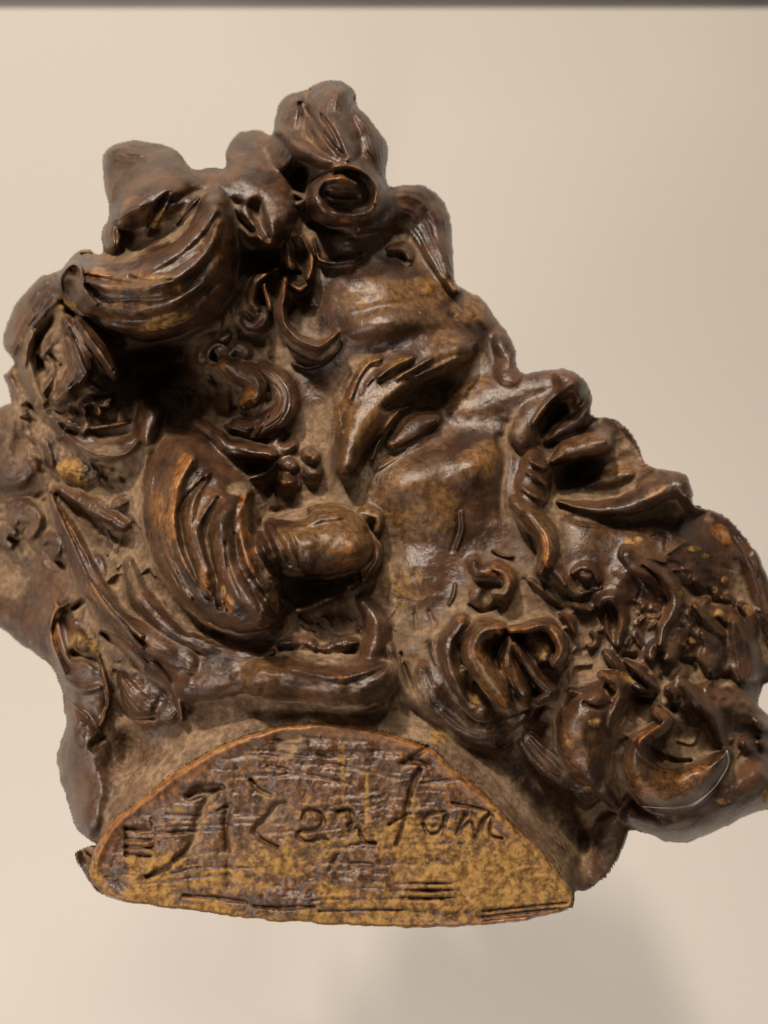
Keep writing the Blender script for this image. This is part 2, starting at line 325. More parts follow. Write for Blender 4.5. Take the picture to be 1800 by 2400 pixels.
# ---- small loose strokes of the modelling tool in the hair and beard
def clutter(cx, cy, rx, ry, n, seed):
    r = random.Random(seed)
    for i in range(n):
        a = r.random()*6.283; q = r.random()**.5; x, y = cx+rx*q*math.cos(a), cy+ry*q*math.sin(a)
        th = 2.2*math.sin(x/130.+seed)+1.7*math.cos(y/110.+seed*2)+r.uniform(-.5, .5); ln = r.uniform(18, 52); cv = r.uniform(-.9, .9)
        p = [(x-ln*math.cos(th-cv), y-ln*math.sin(th-cv), r.uniform(3, 6)), (x, y, r.uniform(7, 14)), (x+ln*math.cos(th+cv), y+ln*math.sin(th+cv), r.uniform(3, 6))]
        if r.random() < .62: A(None, p, r.uniform(5, 12))
        else: C([(u, v, w*.6) for u, v, w in p], r.uniform(5, 12))
clutter(1300, 1560, 330, 200, 26, 1); clutter(1600, 1500, 170, 260, 42, 2); clutter(260, 1050, 220, 330, 48, 3); clutter(500, 820, 200, 140, 24, 4); clutter(640, 1480, 280, 90, 30, 5); clutter(560, 950, 120, 130, 18, 6); clutter(600, 640, 130, 140, 24, 7); clutter(220, 1600, 120, 160, 15, 8); clutter(1500, 1800, 220, 130, 24, 9)
# ---------------------------------------------------------------- left front hair: the great folded roll
L('hair_lock', z1([(230,1060,70),(330,950,90),(480,880,95),(620,830,90)]), 120, n=3, amp=9, k=10, label='upper fold of the great roll of hair')
L('hair_fold', SS([(300,500,36),(350,455,62),(420,425,80),(500,415,88),(565,440,92),(612,500,72),(625,550,36)]), 158, n=2, amp=5, k=9, drape=.5, label='broad dark hood of hair folding over the great roll')
C(SS([(400,470,8),(480,450,9),(560,480,9)]), 12)
C(z1([(470,1150,26),(530,1020,34),(590,940,22)]), 34); E(z1, 330,1120, 130,70, -30, -30)
A('strand', z1([(440,1210,24),(520,1080,32),(600,930,22)]), 28)
A('strand', z1([(640,1130,24),(720,1040,30),(800,950,26)]), 24)
C(z1([(930,930,24),(1000,990,24),(1080,1090,24),(1180,1180,22)]), 40); C(z1([(1200,1010,40),(1250,1150,40),(1290,1230,30)]), 40)
roll = L('hair_roll', z3([(430,230,80),(560,330,150),(760,410,210),(1000,410,260),(1210,300,265),(1330,110,200),(1380,-60,165),(1395,-200,110)]), 205, n=0, k=16, e=.55, drape=.6, label='great glossy roll of hair at the left')
for p, r in (([(470,190,36),(640,245,56),(860,240,66),(1080,140,66),(1280,-20,56),(1395,-150,40)], 26), ([(560,300,40),(740,330,56),(960,330,62),(1180,250,62),(1350,90,56),(1420,-80,40)], 22), ([(600,450,40),(820,500,56),(1060,470,60),(1270,350,58),(1420,170,44)], 14),
             ([(660,590,36),(860,640,54),(1060,625,60),(1260,520,56),(1420,350,44)], 20)):
    A('strand', z3(p), r, parent=roll)
C(z3([(560,270,12),(720,300,14),(900,320,14),(1100,240,14),(1300,110,12)]), 16); C(z3([(560,540,14),(760,540,14),(950,540,16),(1160,470,16),(1360,330,14)]), 18)
C(z3([(700,430,10),(900,420,12),(1100,410,12),(1300,300,10)]), 8); C(z3([(840,270,8),(960,300,10),(1110,290,8)]), 9)
A('strand', z3([(400,400,22),(390,290,24),(440,210,26),(500,190,24),(530,260,24),(545,350,24),(620,450,20)]), 34, parent=roll)
C(z3([(455,330,30),(470,385,34)]), 55); E(z3, 440,470, 70,40, 18); C(z3([(450,520,22),(500,560,18)]), 22)
# the dark hollow under the roll
E(z3, 1000,850, 330,170, -50, -8); E(z3, 1270,800, 220,140, -36); E(z3, 850,1010, 170,130, -28)
# left hair: folded leaves under the roll
L('hair_lock', z3([(400,480,36),(390,600,46),(330,700,46),(270,780,30)]), 58, n=1, amp=4)
L('hair_lock', z3([(190,640,36),(160,800,50),(190,950,56),(260,1090,40)]), 84, n=2, amp=6, skew=.25)
L('hair_lock', z3([(300,800,30),(330,900,40),(270,1020,38),(240,1100,26)]), 64, n=1, amp=4)
L('hair_lock', z3([(430,560,36),(480,720,86),(520,860,100),(440,980,80)]), 109, n=4, amp=12, skew=.15)
L('hair_lock', z3([(510,560,34),(610,680,64),(690,800,60),(740,890,36)]), 154, n=3, amp=10)
A('strand', z3([(500,560,18),(600,700,30),(720,870,22)]), 26); A('strand', z3([(440,600,16),(500,760,24),(560,900,18)]), 20); A('strand', z3([(230,620,12),(180,720,18),(160,850,16)]), 12)
C(z3([(300,800,14),(330,880,16),(280,960,14)]), 18); C(z3([(400,850,14),(390,930,14)]), 24); C(z3([(470,690,20),(440,660,16)]), 22); E(z3, 200,1100, 30,30, -30)
L('hair_lock', z3([(40,920,40),(90,1010,44),(130,1090,30)]), 50, n=2, amp=4)
L('hair_lock', z3([(370,1060,60),(450,1000,80),(560,1010,70),(680,1080,50)]), 60, n=3, amp=10); C(z3([(510,1030,40),(610,1040,40),(690,1040,30)]), 40); RG(z3, 560,1110, 190,80, .9)
# hollow bowl of hair
bw = L('hair_lock', z3([(330,1190,36),(470,1300,70),(640,1360,110),(800,1330,90),(890,1290,40)]), 60, n=0, k=14, label='hollow bowl shaped curl')
C(z3([(420,1270,40),(560,1300,60),(700,1300,66),(820,1280,50)]), 42)
A('strand', z3([(330,1180,18),(430,1230,22),(570,1255,24),(730,1235,22),(830,1215,16)]), 24, parent=bw)
A('strand', z3([(370,1220,18),(450,1310,24),(560,1390,26),(690,1435,28),(820,1420,26),(890,1350,20)]), 28, parent=bw)
L('hair_lock', z3([(300,1290,50),(330,1420,70),(430,1500,80),(560,1520,90)]), 34, n=3, amp=6)
# left far mass with rippled comb marks
for p in ([(0,505,10),(110,520,12),(220,480,12),(300,400,10)], [(0,560,10),(110,580,12),(230,540,12),(320,450,10)], [(0,610,10),(120,640,13),(230,590,12)], [(0,690,12),(120,690,14),(210,620,12)], [(60,760,12),(160,710,12)]):
    C(z7([(a_, b_, c_*1.5) for a_, b_, c_ in p]), 17)
RG(z7, 100,900, 160,190, .5); C(z7([(400,870,40),(330,860,30)]), 16); E(z7, 140,140, 60,130, -26, 0); C(z7([(100,1110,20),(180,980,20)]), 8)
for p, r in (([(190,50,30),(300,120,40),(330,250,36)], 20), ([(220,250,24),(290,340,30),(310,440,22)], 22)): A('strand', z7(p), r)
# ---------------------------------------------------------------- rough ground left of the ear
RG(z7, 600,380, 280,210, 1.2, 25); RG(z7, 760,650, 160,140, .8); RG(z16, 900,400, 350,130, .9); RG(z6, 980,1240, 260,140, 1.0, -10); RG(z6, 900,800, 200,120, .7)
E(z7, 420,300, 80,60, 10); E(z7, 520,370, 40,40, 9); E(z7, 780,500, 60,36, 20); E(z7, 800,720, 110,60, -26, 10); C(z7([(690,330,24),(800,330,24)]), 18)
L('hair_lock', z7([(380,400,40),(520,480,50),(660,560,44),(800,640,36)]), 40, n=2, amp=6, skew=-.2)
# long rim ridge running down the left
rd = L('hair_ridge', SS([(117,1158,7),(160,1262,24),(206,1362,30),(255,1438,30),(300,1488,36),(350,1530,44),(420,1562,48)]), 74, n=2, amp=9, skew=.45, k=5, drape=.2, label='rusty glossy lock with a long sharp left rim')
A(None, SS([(115,1152,5),(139,1215,8),(166,1275,9),(198,1345,9),(238,1415,9),(280,1465,9),(330,1520,8)]), 26, own=rd, sharp=1)
A('strand', SS([(204,1352,6),(240,1400,13),(280,1445,14),(330,1490,12)]), 20, parent=rd)
L('hair_ridge', z13([(1050,1110,50),(1200,1230,90),(1330,1330,110),(1475,1420,110)]), 62, n=2, amp=6, skew=.3, k=8)
A(None, z13([(880,1200,18),(1080,1290,22),(1200,1430,22),(1330,1560,18)]), 18)
C(z13([(900,1240,30),(1060,1330,50),(1200,1500,50)]), 34); C(z13([(640,1020,20),(720,960,28)]), 40); C(z13([(520,610,36),(560,640,30)]), 18)
L('hair_lock', z13([(840,600,50),(860,690,56),(850,780,40)]), 24, n=1, amp=3)
# leaf like lock hollowed at the lower left
lf = L('hair_leaf', z13([(490,990,30),(540,1200,110),(640,1420,150),(750,1680,170),(800,1880,110),(860,2020,40)]), 52, n=0, k=10, label='hollow leaf shaped lock above the neck')
A('rim', z13([(580,980,20),(480,1040,24),(435,1180,28),(450,1320,26),(500,1450,24),(560,1580,20)]), 30, parent=lf)
C(z13([(560,1120,50),(600,1300,60),(650,1420,50)]), 34); E(z13, 700,1320, 120,70, 13); E(z13, 840,1390, 50,50, 10); C(z13([(640,1420,36),(760,1430,40),(850,1500,30)]), 34)
A('rim', z13([(850,1420,20),(900,1600,26),(945,1800,28),(900,1960,24),(860,2030,16)]), 26, parent=lf)
A(None, z13([(560,1640,30),(720,1720,44),(860,1700,36)]), 12); A(None, z13([(540,1780,18),(640,1860,22),(760,1960,20)]), 14)
L('hair_lock', z8([(640,180,30),(700,260,60),(800,370,90),(930,400,60)]), 34, n=3, amp=8)
A('strand', z8([(840,130,22),(940,240,30),(1000,360,28),(1010,440,18)]), 22); C(z8([(640,180,18),(650,300,20),(700,420,18),(860,430,16)]), 26)
C(z8([(920,300,36),(850,420,22)]), 12); RG(z8, 740,300, 160,130, .6); RG(z8, 900,520, 160,80, .4)
# lobe at the lower left
L('hair_lobe', z8([(430,480,80),(470,640,130),(500,820,170),(520,1000,150),(560,1120,80)]), 95, n=2, amp=5, k=16, label='plain lobe of hair at the lower left of the neck')
E(z8, 680,680, 95,150, -60, 25); C(z8([(520,590,22),(570,550,22)]), 40)
L('neck_knob', z8([(430,1210,36),(480,1290,50),(540,1400,50),(600,1460,30)]), 40, k=10, base=20.)
# ---------------------------------------------------------------- hair by the temple and the ear
L('hair_lock', z14([(560,80,60),(590,200,80),(620,340,50)]), 70, k=9); E(z14, 270,280, 170,130, -44, 10); C(z14([(520,400,22),(620,430,30),(720,430,22)]), 40); E(z14, 250,1000, 170,170, -40)
L('hair_lock', z14([(740,20,30),(830,170,40),(850,330,40),(820,480,34)]), 66, n=2, amp=7); L('hair_lock', z14([(880,60,26),(920,180,34),(940,280,30),(1100,310,30),(1320,290,28)]), 52, n=1, amp=4)
L('hair_lock', z14([(470,370,26),(330,440,44),(230,540,60),(190,690,76),(250,820,50)]), 66, n=2, amp=8)
L('hair_lock', z14([(330,560,30),(370,700,40),(390,820,26)]), 70, n=1, amp=3)
hk = L('hair_lock', z14([(540,520,44),(520,680,66),(500,860,62),(550,1030,60),(680,1160,52),(820,1230,44),(960,1240,36),(1080,1160,24),(1150,1090,14)]), 84, n=1, amp=5, k=7, skew=.35, label='long hooked strand lying on the temple')
L('hair_lock', z14([(640,560,30),(720,600,40),(790,560,30)]), 60); C(z14([(650,800,34),(620,900,30)]), 26); C(z14([(600,1230,24),(760,1330,30),(920,1380,30),(1060,1270,24)]), 18)
A('strand', z14([(640,1430,22),(820,1480,28),(1000,1420,26),(1150,1270,20),(1180,1180,14)]), 22)
A('strand', z14([(380,1290,16),(420,1420,22),(450,1560,16)]), 20); L('hair_lock', z14([(20,1400,40),(180,1470,50),(330,1560,40)]), 40, n=2, amp=6)
RG(z6, 300,150, 300,140, .4)
L('hair_knob', z6([(130,280,62),(110,340,70),(100,410,50)]), 95, k=8, label='small shiny knob of clay')
L('hair_lock', z6([(170,330,70),(230,420,90),(290,500,70)]), 44, n=2, amp=5)
cl = L('hair_curl', z6([(540,10,40),(620,60,60),(700,110,66),(690,180,56),(640,230,30)]), 85, n=2, amp=6, k=7, label='comma curl before the ear')
L('hair_curl', z6([(750,40,40),(850,130,62),(870,240,66),(800,330,62),(690,370,50),(580,350,40)]), 70, n=3, amp=10, k=8)
C(z6([(560,330,20),(600,260,20),(680,230,20)]), 34); C(z6([(700,390,26),(740,320,24)]), 26); A(None, z6([(690,430,14),(740,340,16),(780,290,12)]), 16); E(z6, 850,420, 90,50, -26)
L('hair_lock', z6([(380,340,30),(460,400,46),(560,480,62),(680,510,58),(780,520,40)]), 96, n=1, amp=4, k=7, skew=.15, label='horn shaped lock over a dark hollow')
C(z6([(430,560,26),(520,620,44),(640,610,50),(760,580,44)]), 64); E(z6, 780,690, 100,60, -50, -10)
L('hair_lock', z6([(600,660,16),(690,640,24),(780,600,24),(820,560,18)]), 48, k=5)
for x, y, w, r in ((1015,515,44,62), (1020,600,56,40), (900,560,54,34), (890,660,46,48)): L('clay_lump', z6([(x-15,y,w),(x+15,y+12,w*.9)]), r, k=6)
RG(z6, 950,600, 130,140, .8)
# ---------------------------------------------------------------- the big shell shaped lock
sh = L('shell_lock', z6([(330,520,150),(340,640,260),(400,860,330),(480,1080,320),(590,1260,260),(720,1370,140)]), 135, n=0, k=10, e=.55, label='big ribbed shell shaped lock')
for p, r in (([(120,470,50),(100,700,60),(130,950,60),(220,1170,60),(330,1340,44)], 10), ([(240,600,36),(180,780,42),(190,960,42),(260,1180,42),(340,1310,30)], 16), ([(350,540,40),(270,680,52),(240,860,52),(270,1020,50),(330,1140,40),(430,1250,26)], 30),
             ([(440,620,30),(360,760,44),(350,920,44),(400,1090,44),(450,1280,34)], 16), ([(480,760,22),(390,900,28),(400,1000,26),(460,1160,24),(520,1330,20)], 10), ([(630,740,70),(540,870,80),(540,1050,80),(610,1240,76),(740,1400,56)], 26),
             ([(670,730,36),(630,880,44),(650,1040,42),(720,1200,40),(850,1360,44)], 26)):
    A('rib', z6(p), r, parent=sh)
C(z6([(420,650,12),(300,800,16),(300,960,16),(350,1130,14),(450,1310,12)]), 24); C(z6([(500,760,14),(430,900,18),(450,1060,18),(490,1220,18),(510,1360,14)]), 24)
C(z6([(590,950,8),(610,1100,10),(680,1250,10),(740,1370,8)]), 13); C(z6([(540,1000,6),(560,1150,7),(620,1300,7)]), 8); C(z6([(150,640,8),(140,820,9),(190,1050,9),(280,1230,8)]), 9)
C(z6([(560,1380,10),(520,1280,10)]), 12); C(z6([(380,680,9),(330,820,9),(330,950,9)]), 8)
RG(z6, 300,1200, 260,120, .3)
# the broken stub beside it
RG(z6, 850,1180, 160,200, .7, 50)
st = L('hair_stub', z6([(850,1010,140),(980,1015,165),(1130,1000,172),(1225,1030,125)]), 150, k=6, e=.42, drape=.4, label='blunt broken lock with a pale broken end')
A(None, z6([(800,880,30),(940,900,34),(1080,860,40),(1180,850,30)]), 14); C(z6([(790,900,16),(850,1010,18),(900,1110,16)]), 20); C(z6([(830,850,40),(900,860,46),(970,845,36)]), 60); C(z6([(740,900,26),(790,1010,30),(840,1130,26)]), 44); C(z6([(880,900,12),(930,1020,12),(960,1130,12)]), 8)
L('hair_lock', z6([(1310,930,20),(1370,1020,30),(1370,1110,30),(1310,1200,22)]), 66, n=1, amp=4, k=5); L('hair_lock', z6([(1250,840,24),(1330,840,44),(1390,860,30),(1390,930,20)]), 50, n=1, amp=4, k=5)
E(z6, 1060,1220, 240,60, -30, -12); L('hair_lock', z6([(950,1380,20),(1040,1340,30),(1130,1300,20)]), 44, k=5); L('clay_lump', z6([(1230,1240,26),(1280,1210,26)]), 50, k=5)
E(z6, 760,840, 60,60, -14); E(z6, 880,760, 110,70, -20)
# ---------------------------------------------------------------- long roll above the neck
RG(z16, 400,250, 300,90, .7); C(z16([(0,330,20),(250,420,26),(470,460,26),(640,480,24),(760,540,26),(900,560,20)]), 40); E(z16, 560,330, 120,36, 14, -10)
L('clay_lump', z16([(720,440,40),(840,420,66),(930,460,50)]), 44, n=1, amp=5, k=6); L('clay_lump', z16([(980,480,40),(1090,440,60),(1200,430,34)]), 40, n=1, amp=5, k=6)
C(z16([(640,490,20),(740,530,24),(880,560,18)]), 40); C(z16([(960,490,12),(1080,530,14),(1220,450,12)]), 18)
L('hair_lock', z16([(-270,-90,30),(-200,130,60),(-90,280,66),(40,390,60),(180,440,60),(380,500,60),(560,520,50),(660,500,30)]), 62, n=2, amp=5, k=9)
L('hair_roll', z16([(150,700,120),(270,660,150),(420,640,130),(560,620,100)]), 74, n=2, amp=6, k=10)
rl = L('hair_roll', z16([(560,660,110),(760,680,140),(980,710,150),(1180,720,150),(1330,690,120),(1385,640,60)]), 110, n=2, amp=5, k=12, label='long smooth roll of hair above the neck')
A(None, z16([(780,600,40),(960,640,46),(1140,650,44),(1300,600,46),(1380,570,30)]), 22, own=rl); C(z16([(800,560,22),(980,570,24),(1150,580,24),(1260,570,18)]), 14)
L('hair_lock', z16([(1240,170,40),(1310,260,66),(1340,380,76),(1300,500,80),(1260,580,60)]), 60, n=1, amp=4, k=14)
C(z16([(600,740,16),(580,780,16)]), 16); C(z16([(1440,720,16),(1380,810,22)]), 24)
# thin strands at the jaw
L('beard_strand', z9([(170,590,24),(210,720,32),(290,870,38),(370,990,34),(410,1050,20)]), 40, k=6, label='pale flat strand beside the neck'); L('beard_strand', z9([(280,690,18),(330,790,24),(380,900,16)]), 38, k=5); C(z9([(250,640,10),(290,800,14),(370,940,10)]), 20)
A('beard_strand', z9([(430,560,14),(450,640,18),(475,710,14)]), 22); A(None, z9([(560,320,18),(590,260,20),(600,190,14)]), 10); C(z9([(430,370,12),(460,440,12)]), 12); C(z9([(340,380,8),(345,500,9)]), 9)

# ---------------------------------------------------------------- moustache, beard
ms = L('moustache', z5([(520,680,56),(530,770,90),(510,850,84),(500,910,60)]), 64, n=0, k=10, label='near half of the moustache')
for p in ([(490,740,18),(540,770,22),(580,800,16)], [(470,820,18),(530,860,22),(580,880,16)], [(510,690,16),(570,720,20)]): A('strand', z5(p), 16, parent=ms)
L('moustache', z5([(440,890,40),(510,960,56),(570,1040,58),(590,1130,54),(570,1210,36)]), 86, n=2, amp=6, k=7, label='hanging tail of the near moustache')
C(z5([(470,960,18),(530,1060,22),(545,1170,22),(600,1240,20)]), 26); L('moustache', z5([(590,1190,22),(640,1240,28),(670,1290,16)]), 40)
A(None, z5([(320,1120,9),(370,1145,11),(420,1150,8)]), 14)
hc = L('beard_curl', z9([(720,60,36),(760,110,44),(830,110,46),(900,110,48),(950,170,44),(920,250,36),(860,250,30)]), 66, n=1, amp=4, k=6, label='small hooked curl on the cheek')
C(z9([(850,110,9),(910,150,9),(890,220,9)]), 12); L('beard_curl', z9([(760,260,70),(800,290,75)]), 44, k=9); C(z9([(790,260,30),(800,330,36)]), 14); C(z9([(700,330,16),(780,375,18),(860,330,14)]), 20)
L('beard_lock', z9([(1090,180,24),(1180,250,30),(1290,330,22)]), 24, k=8); E(z9, 1040,330, 100,60, -10); RG(z9, 780,400, 180,60, .6)
C(z9([(1040,160,12),(1200,290,14),(1330,400,12)]), 10)
sp = L('beard_curl', z10([(400,120,20),(460,85,30),(530,110,34),(560,165,26)]), 30, n=0, k=6, label='tiny snail curl under the lip'); L('curl_core', z10([(460,130,30),(500,140,34)]), 38, k=4, parent=sp); C(z10([(450,120,6),(510,115,7),(530,160,6)]), 6)
L('beard_lock', z10([(350,160,20),(380,220,26),(440,260,28),(510,240,18)]), 30, k=6); L('beard_lock', z10([(420,330,28),(470,350,36),(510,360,24)]), 36, k=6); C(z10([(360,270,10),(430,300,12),(500,300,9)]), 10)
lp = L('beard_lock', z10([(575,330,36),(600,290,46),(660,290,48),(700,370,44),(710,470,42),(690,580,30)]), 46, n=1, amp=4, k=6, label='looped lock under the chin'); C(z10([(630,370,16),(640,450,16)]), 18); L('beard_lock', z10([(610,380,24),(620,480,26),(660,570,20)]), 34, k=6); C(z10([(770,330,24),(760,460,20)]), 14)
L('beard_lock', z10([(760,0,60),(820,70,66),(920,120,60),(1020,190,52),(1065,290,46),(1040,390,46),(980,480,40),(960,580,28)]), 54, n=1, amp=5, k=8, label='long wavy lock falling from the chin')
L('beard_lock', z10([(860,190,22),(900,260,28),(910,340,24)]), 26, k=7); L('beard_lock', z10([(690,100,40),(760,130,44)]), 20, k=12); C(z10([(850,80,12),(960,170,14),(1000,260,14),(970,370,12)]), 16)
for x, y, w, r in ((1160,90,60,24), (1250,60,50,20), (1330,140,54,26), (1220,180,50,30), (1310,230,44,28), (1390,300,40,30)): L('beard_tuft', z10([(x-20,y-14,w*.7),(x+20,y+16,w)]), r, n=1, amp=4, k=9)
C(z10([(1130,200,30),(1200,260,40),(1300,330,40),(1400,330,24)]), 30); RG(z10, 1250,170, 240,160, .6); RG(z10, 1150,400, 150,150, .6)
L('beard_lock', z15([(470,1180,30),(560,1290,50),(650,1380,50),(720,1430,30)]), 46, n=1, amp=4, k=6); L('beard_lock', z15([(700,1250,44),(740,1300,40)]), 34); L('beard_lock', z15([(560,1420,60),(640,1530,110),(640,1640,120),(620,1740,60)]), 50, k=10, label='smooth pale block of beard')
L('beard_lock', z15([(830,1330,60),(880,1500,110),(900,1680,130),(900,1800,80)]), 60, n=2, amp=8, k=10); L('beard_lock', z15([(880,1180,40),(950,1260,50),(980,1400,40)]), 40, n=2, amp=6)
for p in ([(360,1060,30),(400,1130,36),(440,1240,30)], [(420,1250,26),(470,1340,36),(520,1420,30)], [(330,1300,22),(390,1400,30),(400,1480,22)], [(400,1440,26),(450,1500,30)]): L('beard_strand', z15(p), 26, n=1, amp=3, k=7)
C(z15([(640,1900,30),(800,1900,40),(960,1860,30)]), 34); C(z15([(340,1640,24),(440,1700,30),(470,1740,24)]), 30); C(z15([(740,1640,20),(740,1800,24)]), 30)
def crescents(cx, cy, rx, ry, n, seed, sc=1.0, nm='beard_tuft'):
    r = random.Random(seed)
    for i in range(n):
        a = r.random()*6.283; q = r.random()**.5; x, y = cx+rx*q*math.cos(a), cy+ry*q*math.sin(a)
        R_ = r.uniform(16, 34)*sc; a0 = r.random()*6.283; span = r.uniform(2.4, 4.4)*r.choice((-1, 1)); w = r.uniform(11, 19)*sc
        L(nm, [(x+R_*(1-.12*k)*math.cos(a0+span*k/5), y+R_*(1-.12*k)*math.sin(a0+span*k/5), w*(.55+.45*math.sin(math.pi*(k+.6)/6))) for k in range(6)], r.uniform(22, 44)*sc, n=1, amp=3, k=5)
crescents(1640, 1530, 110, 130, 15, 31); crescents(1700, 1640, 90, 120, 9, 32); crescents(1560, 1890, 150, 50, 6, 33, .9); crescents(1330, 1480, 130, 70, 6, 34, .7); crescents(140, 950, 80, 160, 9, 35, 1.2, 'hair_tuft'); crescents(560, 740, 110, 110, 7, 36, 1.0, 'hair_tuft'); crescents(620, 970, 70, 90, 5, 37, .9, 'hair_tuft'); crescents(90, 1250, 80, 120, 6, 38, 1.2, 'hair_tuft')
# centre beard: the twisted group
L(None, z9([(480,830,150),(650,800,250),(900,760,270),(1100,700,160)]), 62, k=16)
L('beard_lock', z9([(390,760,60),(450,930,110),(600,1050,130),(760,1130,130),(900,1120,120),(1040,1050,70)]), 60, n=3, amp=7, k=14, label='dark cupped lock over the neck')
L('beard_lock', z9([(640,450,60),(560,570,60),(570,720,66),(640,860,70),(720,980,60)]), 100, n=2, amp=6, k=8)
dish = L('beard_lock', z9([(660,760,50),(690,900,90),(760,1000,80)]), 94, n=0, k=7); E(z9, 725,900, 60,120, -34, -8)
L('beard_lock', z9([(880,490,50),(790,520,90),(740,620,105),(790,730,95),(870,850,80),(930,950,50)]), 136, n=2, amp=7, k=7, skew=-.15, label='glossy twisted lock at the middle of the beard')
L('beard_lock', z9([(960,560,40),(930,680,70),(980,820,80),(1050,930,60)]), 104, n=3, amp=12, k=7)
L('beard_hollow', z9([(1090,560,80),(1160,620,90),(1170,680,60)]), 92, k=5)
ring = L('beard_lock', z9([(960,490,30),(1060,480,40),(1180,460,44),(1250,520,44),(1285,620,44),(1240,710,34)]), 116, n=1, amp=4, k=6, label='squared loop of beard round a pale hollow'); E(z9, 1140,590, 85,100, -10, -15)
L('beard_lock', z9([(980,580,30),(1050,690,40),(1120,790,46),(1210,890,50),(1140,950,30)]), 112, n=2, amp=8, k=6); L('beard_lock', z9([(1290,400,24),(1340,440,34),(1370,500,18)]), 40, k=6)
C(z9([(870,520,14),(850,640,14),(880,740,12)]), 22); C(z9([(1000,640,8),(1060,760,9),(1130,860,8)]), 16); RG(z9, 1050,950, 160,70, .7); RG(z9, 620,930, 130,130, .4)
C(z9([(900,1230,20),(1050,1110,24),(1200,960,20)]), 26)
# right centre: bulb lock and great curl
L('beard_lock', z10([(110,1200,80),(260,1330,130),(400,1450,140),(500,1560,90)]), 50, n=4, amp=9, k=14); RG(z10, 420,1480, 130,120, .8)
L('beard_lock', z10([(560,930,90),(500,1040,160),(470,1180,170),(480,1330,135),(500,1440,70)]), 112, n=2, amp=5, k=9, label='bulging lock left of the great curl')
L('beard_lock', z10([(380,880,24),(480,900,32),(570,880,36),(600,810,26)]), 84, k=6); L('beard_lock', z10([(590,780,30),(670,830,66),(690,920,60),(660,1010,50),(620,1100,40)]), 92, k=7); E(z10, 650,885, 46,44, -18)
L('clay_lump', z10([(510,1090,50),(560,1090,56)]), 112, k=8); C(z10([(470,960,14),(560,990,14),(640,970,12)]), 16)
L('beard_lock', z10([(610,640,24),(680,720,34),(760,800,50),(850,880,46),(900,900,30)]), 60, n=0, k=7); E(z10, 750,800, 70,44, -20, 35); L('beard_lock', z10([(740,690,22),(820,760,36),(890,820,40),(920,860,24)]), 70, n=1, amp=4, k=6); C(z10([(760,900,24),(840,930,30),(920,900,24)]), 44); C(z10([(730,660,26),(790,670,30)]), 34)
gc = L('great_curl', z10([(930,1010,26),(1000,1075,44),(920,1150,50),(820,1240,66),(830,1390,105),(930,1510,140),(1080,1535,145),(1220,1465,120),(1330,1360,76),(1390,1290,26)]), 155, n=1, amp=4, k=5, e=.5, drape=0, label='largest round curl at the tip of the beard')
A(None, z10([(930,1020,14),(985,1085,18),(900,1150,22),(830,1220,24),(870,1330,26),(980,1390,26),(1080,1390,20)]), 14); C(z10([(900,1190,14),(950,1280,18),(1050,1340,18),(1160,1340,14)]), 26); L('beard_lock', z10([(880,1160,24),(930,1230,34),(990,1290,20)]), 66, k=6)
E(z10, 1120,1190, 150,110, -26); L('beard_lock', z10([(740,900,36),(660,1050,46),(620,1200,60),(590,1380,64),(620,1540,60),(680,1640,40)]), 56, n=1, amp=4, k=16)
L('beard_lock', z10([(1110,850,30),(1210,960,60),(1310,1050,60),(1350,1180,40),(1400,1290,26)]), 60, n=1, amp=5, k=9); C(z10([(1040,940,22),(1050,1000,26)]), 34); L('beard_lock', z10([(1010,880,30),(1060,920,34)]), 30)
L('beard_lock', z10([(1300,920,60),(1450,960,100),(1580,1000,100)]), 40, n=1, amp=4, k=14)
for x, y, w, r in ((1610,1090,56,56), (1520,1240,70,50), (1620,1230,50,40), (1450,1330,60,30), (1580,1380,60,30)): L('clay_lump', z10([(x-12,y-10,w*.9),(x+12,y+14,w)]), r, k=9)
L('beard_lock', z12([(900,740,60),(1050,790,90),(1230,740,120),(1420,670,130),(1600,570,130)]), 112, n=2, amp=6, k=14, label='lowest lock of beard along the outline')
RG(z12, 1500,640, 160,130, .6)
# ---------------------------------------------------------------- neck and signed base
E(z12, 700,900, 120,160, -20); L('neck', z12([(800,780,90),(760,900,120),(700,1040,110),(640,1120,70)]), 60, n=0, k=16, base=-60., label='stub of the far shoulder right of the signed base')
C(z12([(640,880,26),(620,1000,30)]), 20)
arc = catmull(z11([(14,560),(22,500),(46,440),(80,390),(120,350),(200,292),(270,235),(330,195),(450,128),(600,76),(700,62),(790,59),(950,86),(1110,138),(1150,165),(1190,204),(1290,285),(1370,375),(1460,460),(1532,545),(1578,605),(1594,640),(1592,666),(1566,684),(1500,702),
   (1400,721),(1200,741),(1050,748),(900,747),(700,738),(600,730),(350,703),(200,678),(120,655),(60,618)]), 4, True)
sl = window([tuple(p) for p in arc], 150); xx, yy = X[sl], Y[sl]
da = poly_dist(arc, xx, yy)+1.5*vnoise(30, 30, 881, xx, yy)
plane = 205+(yy-1700)*.10-((xx-800)/700)**2*60
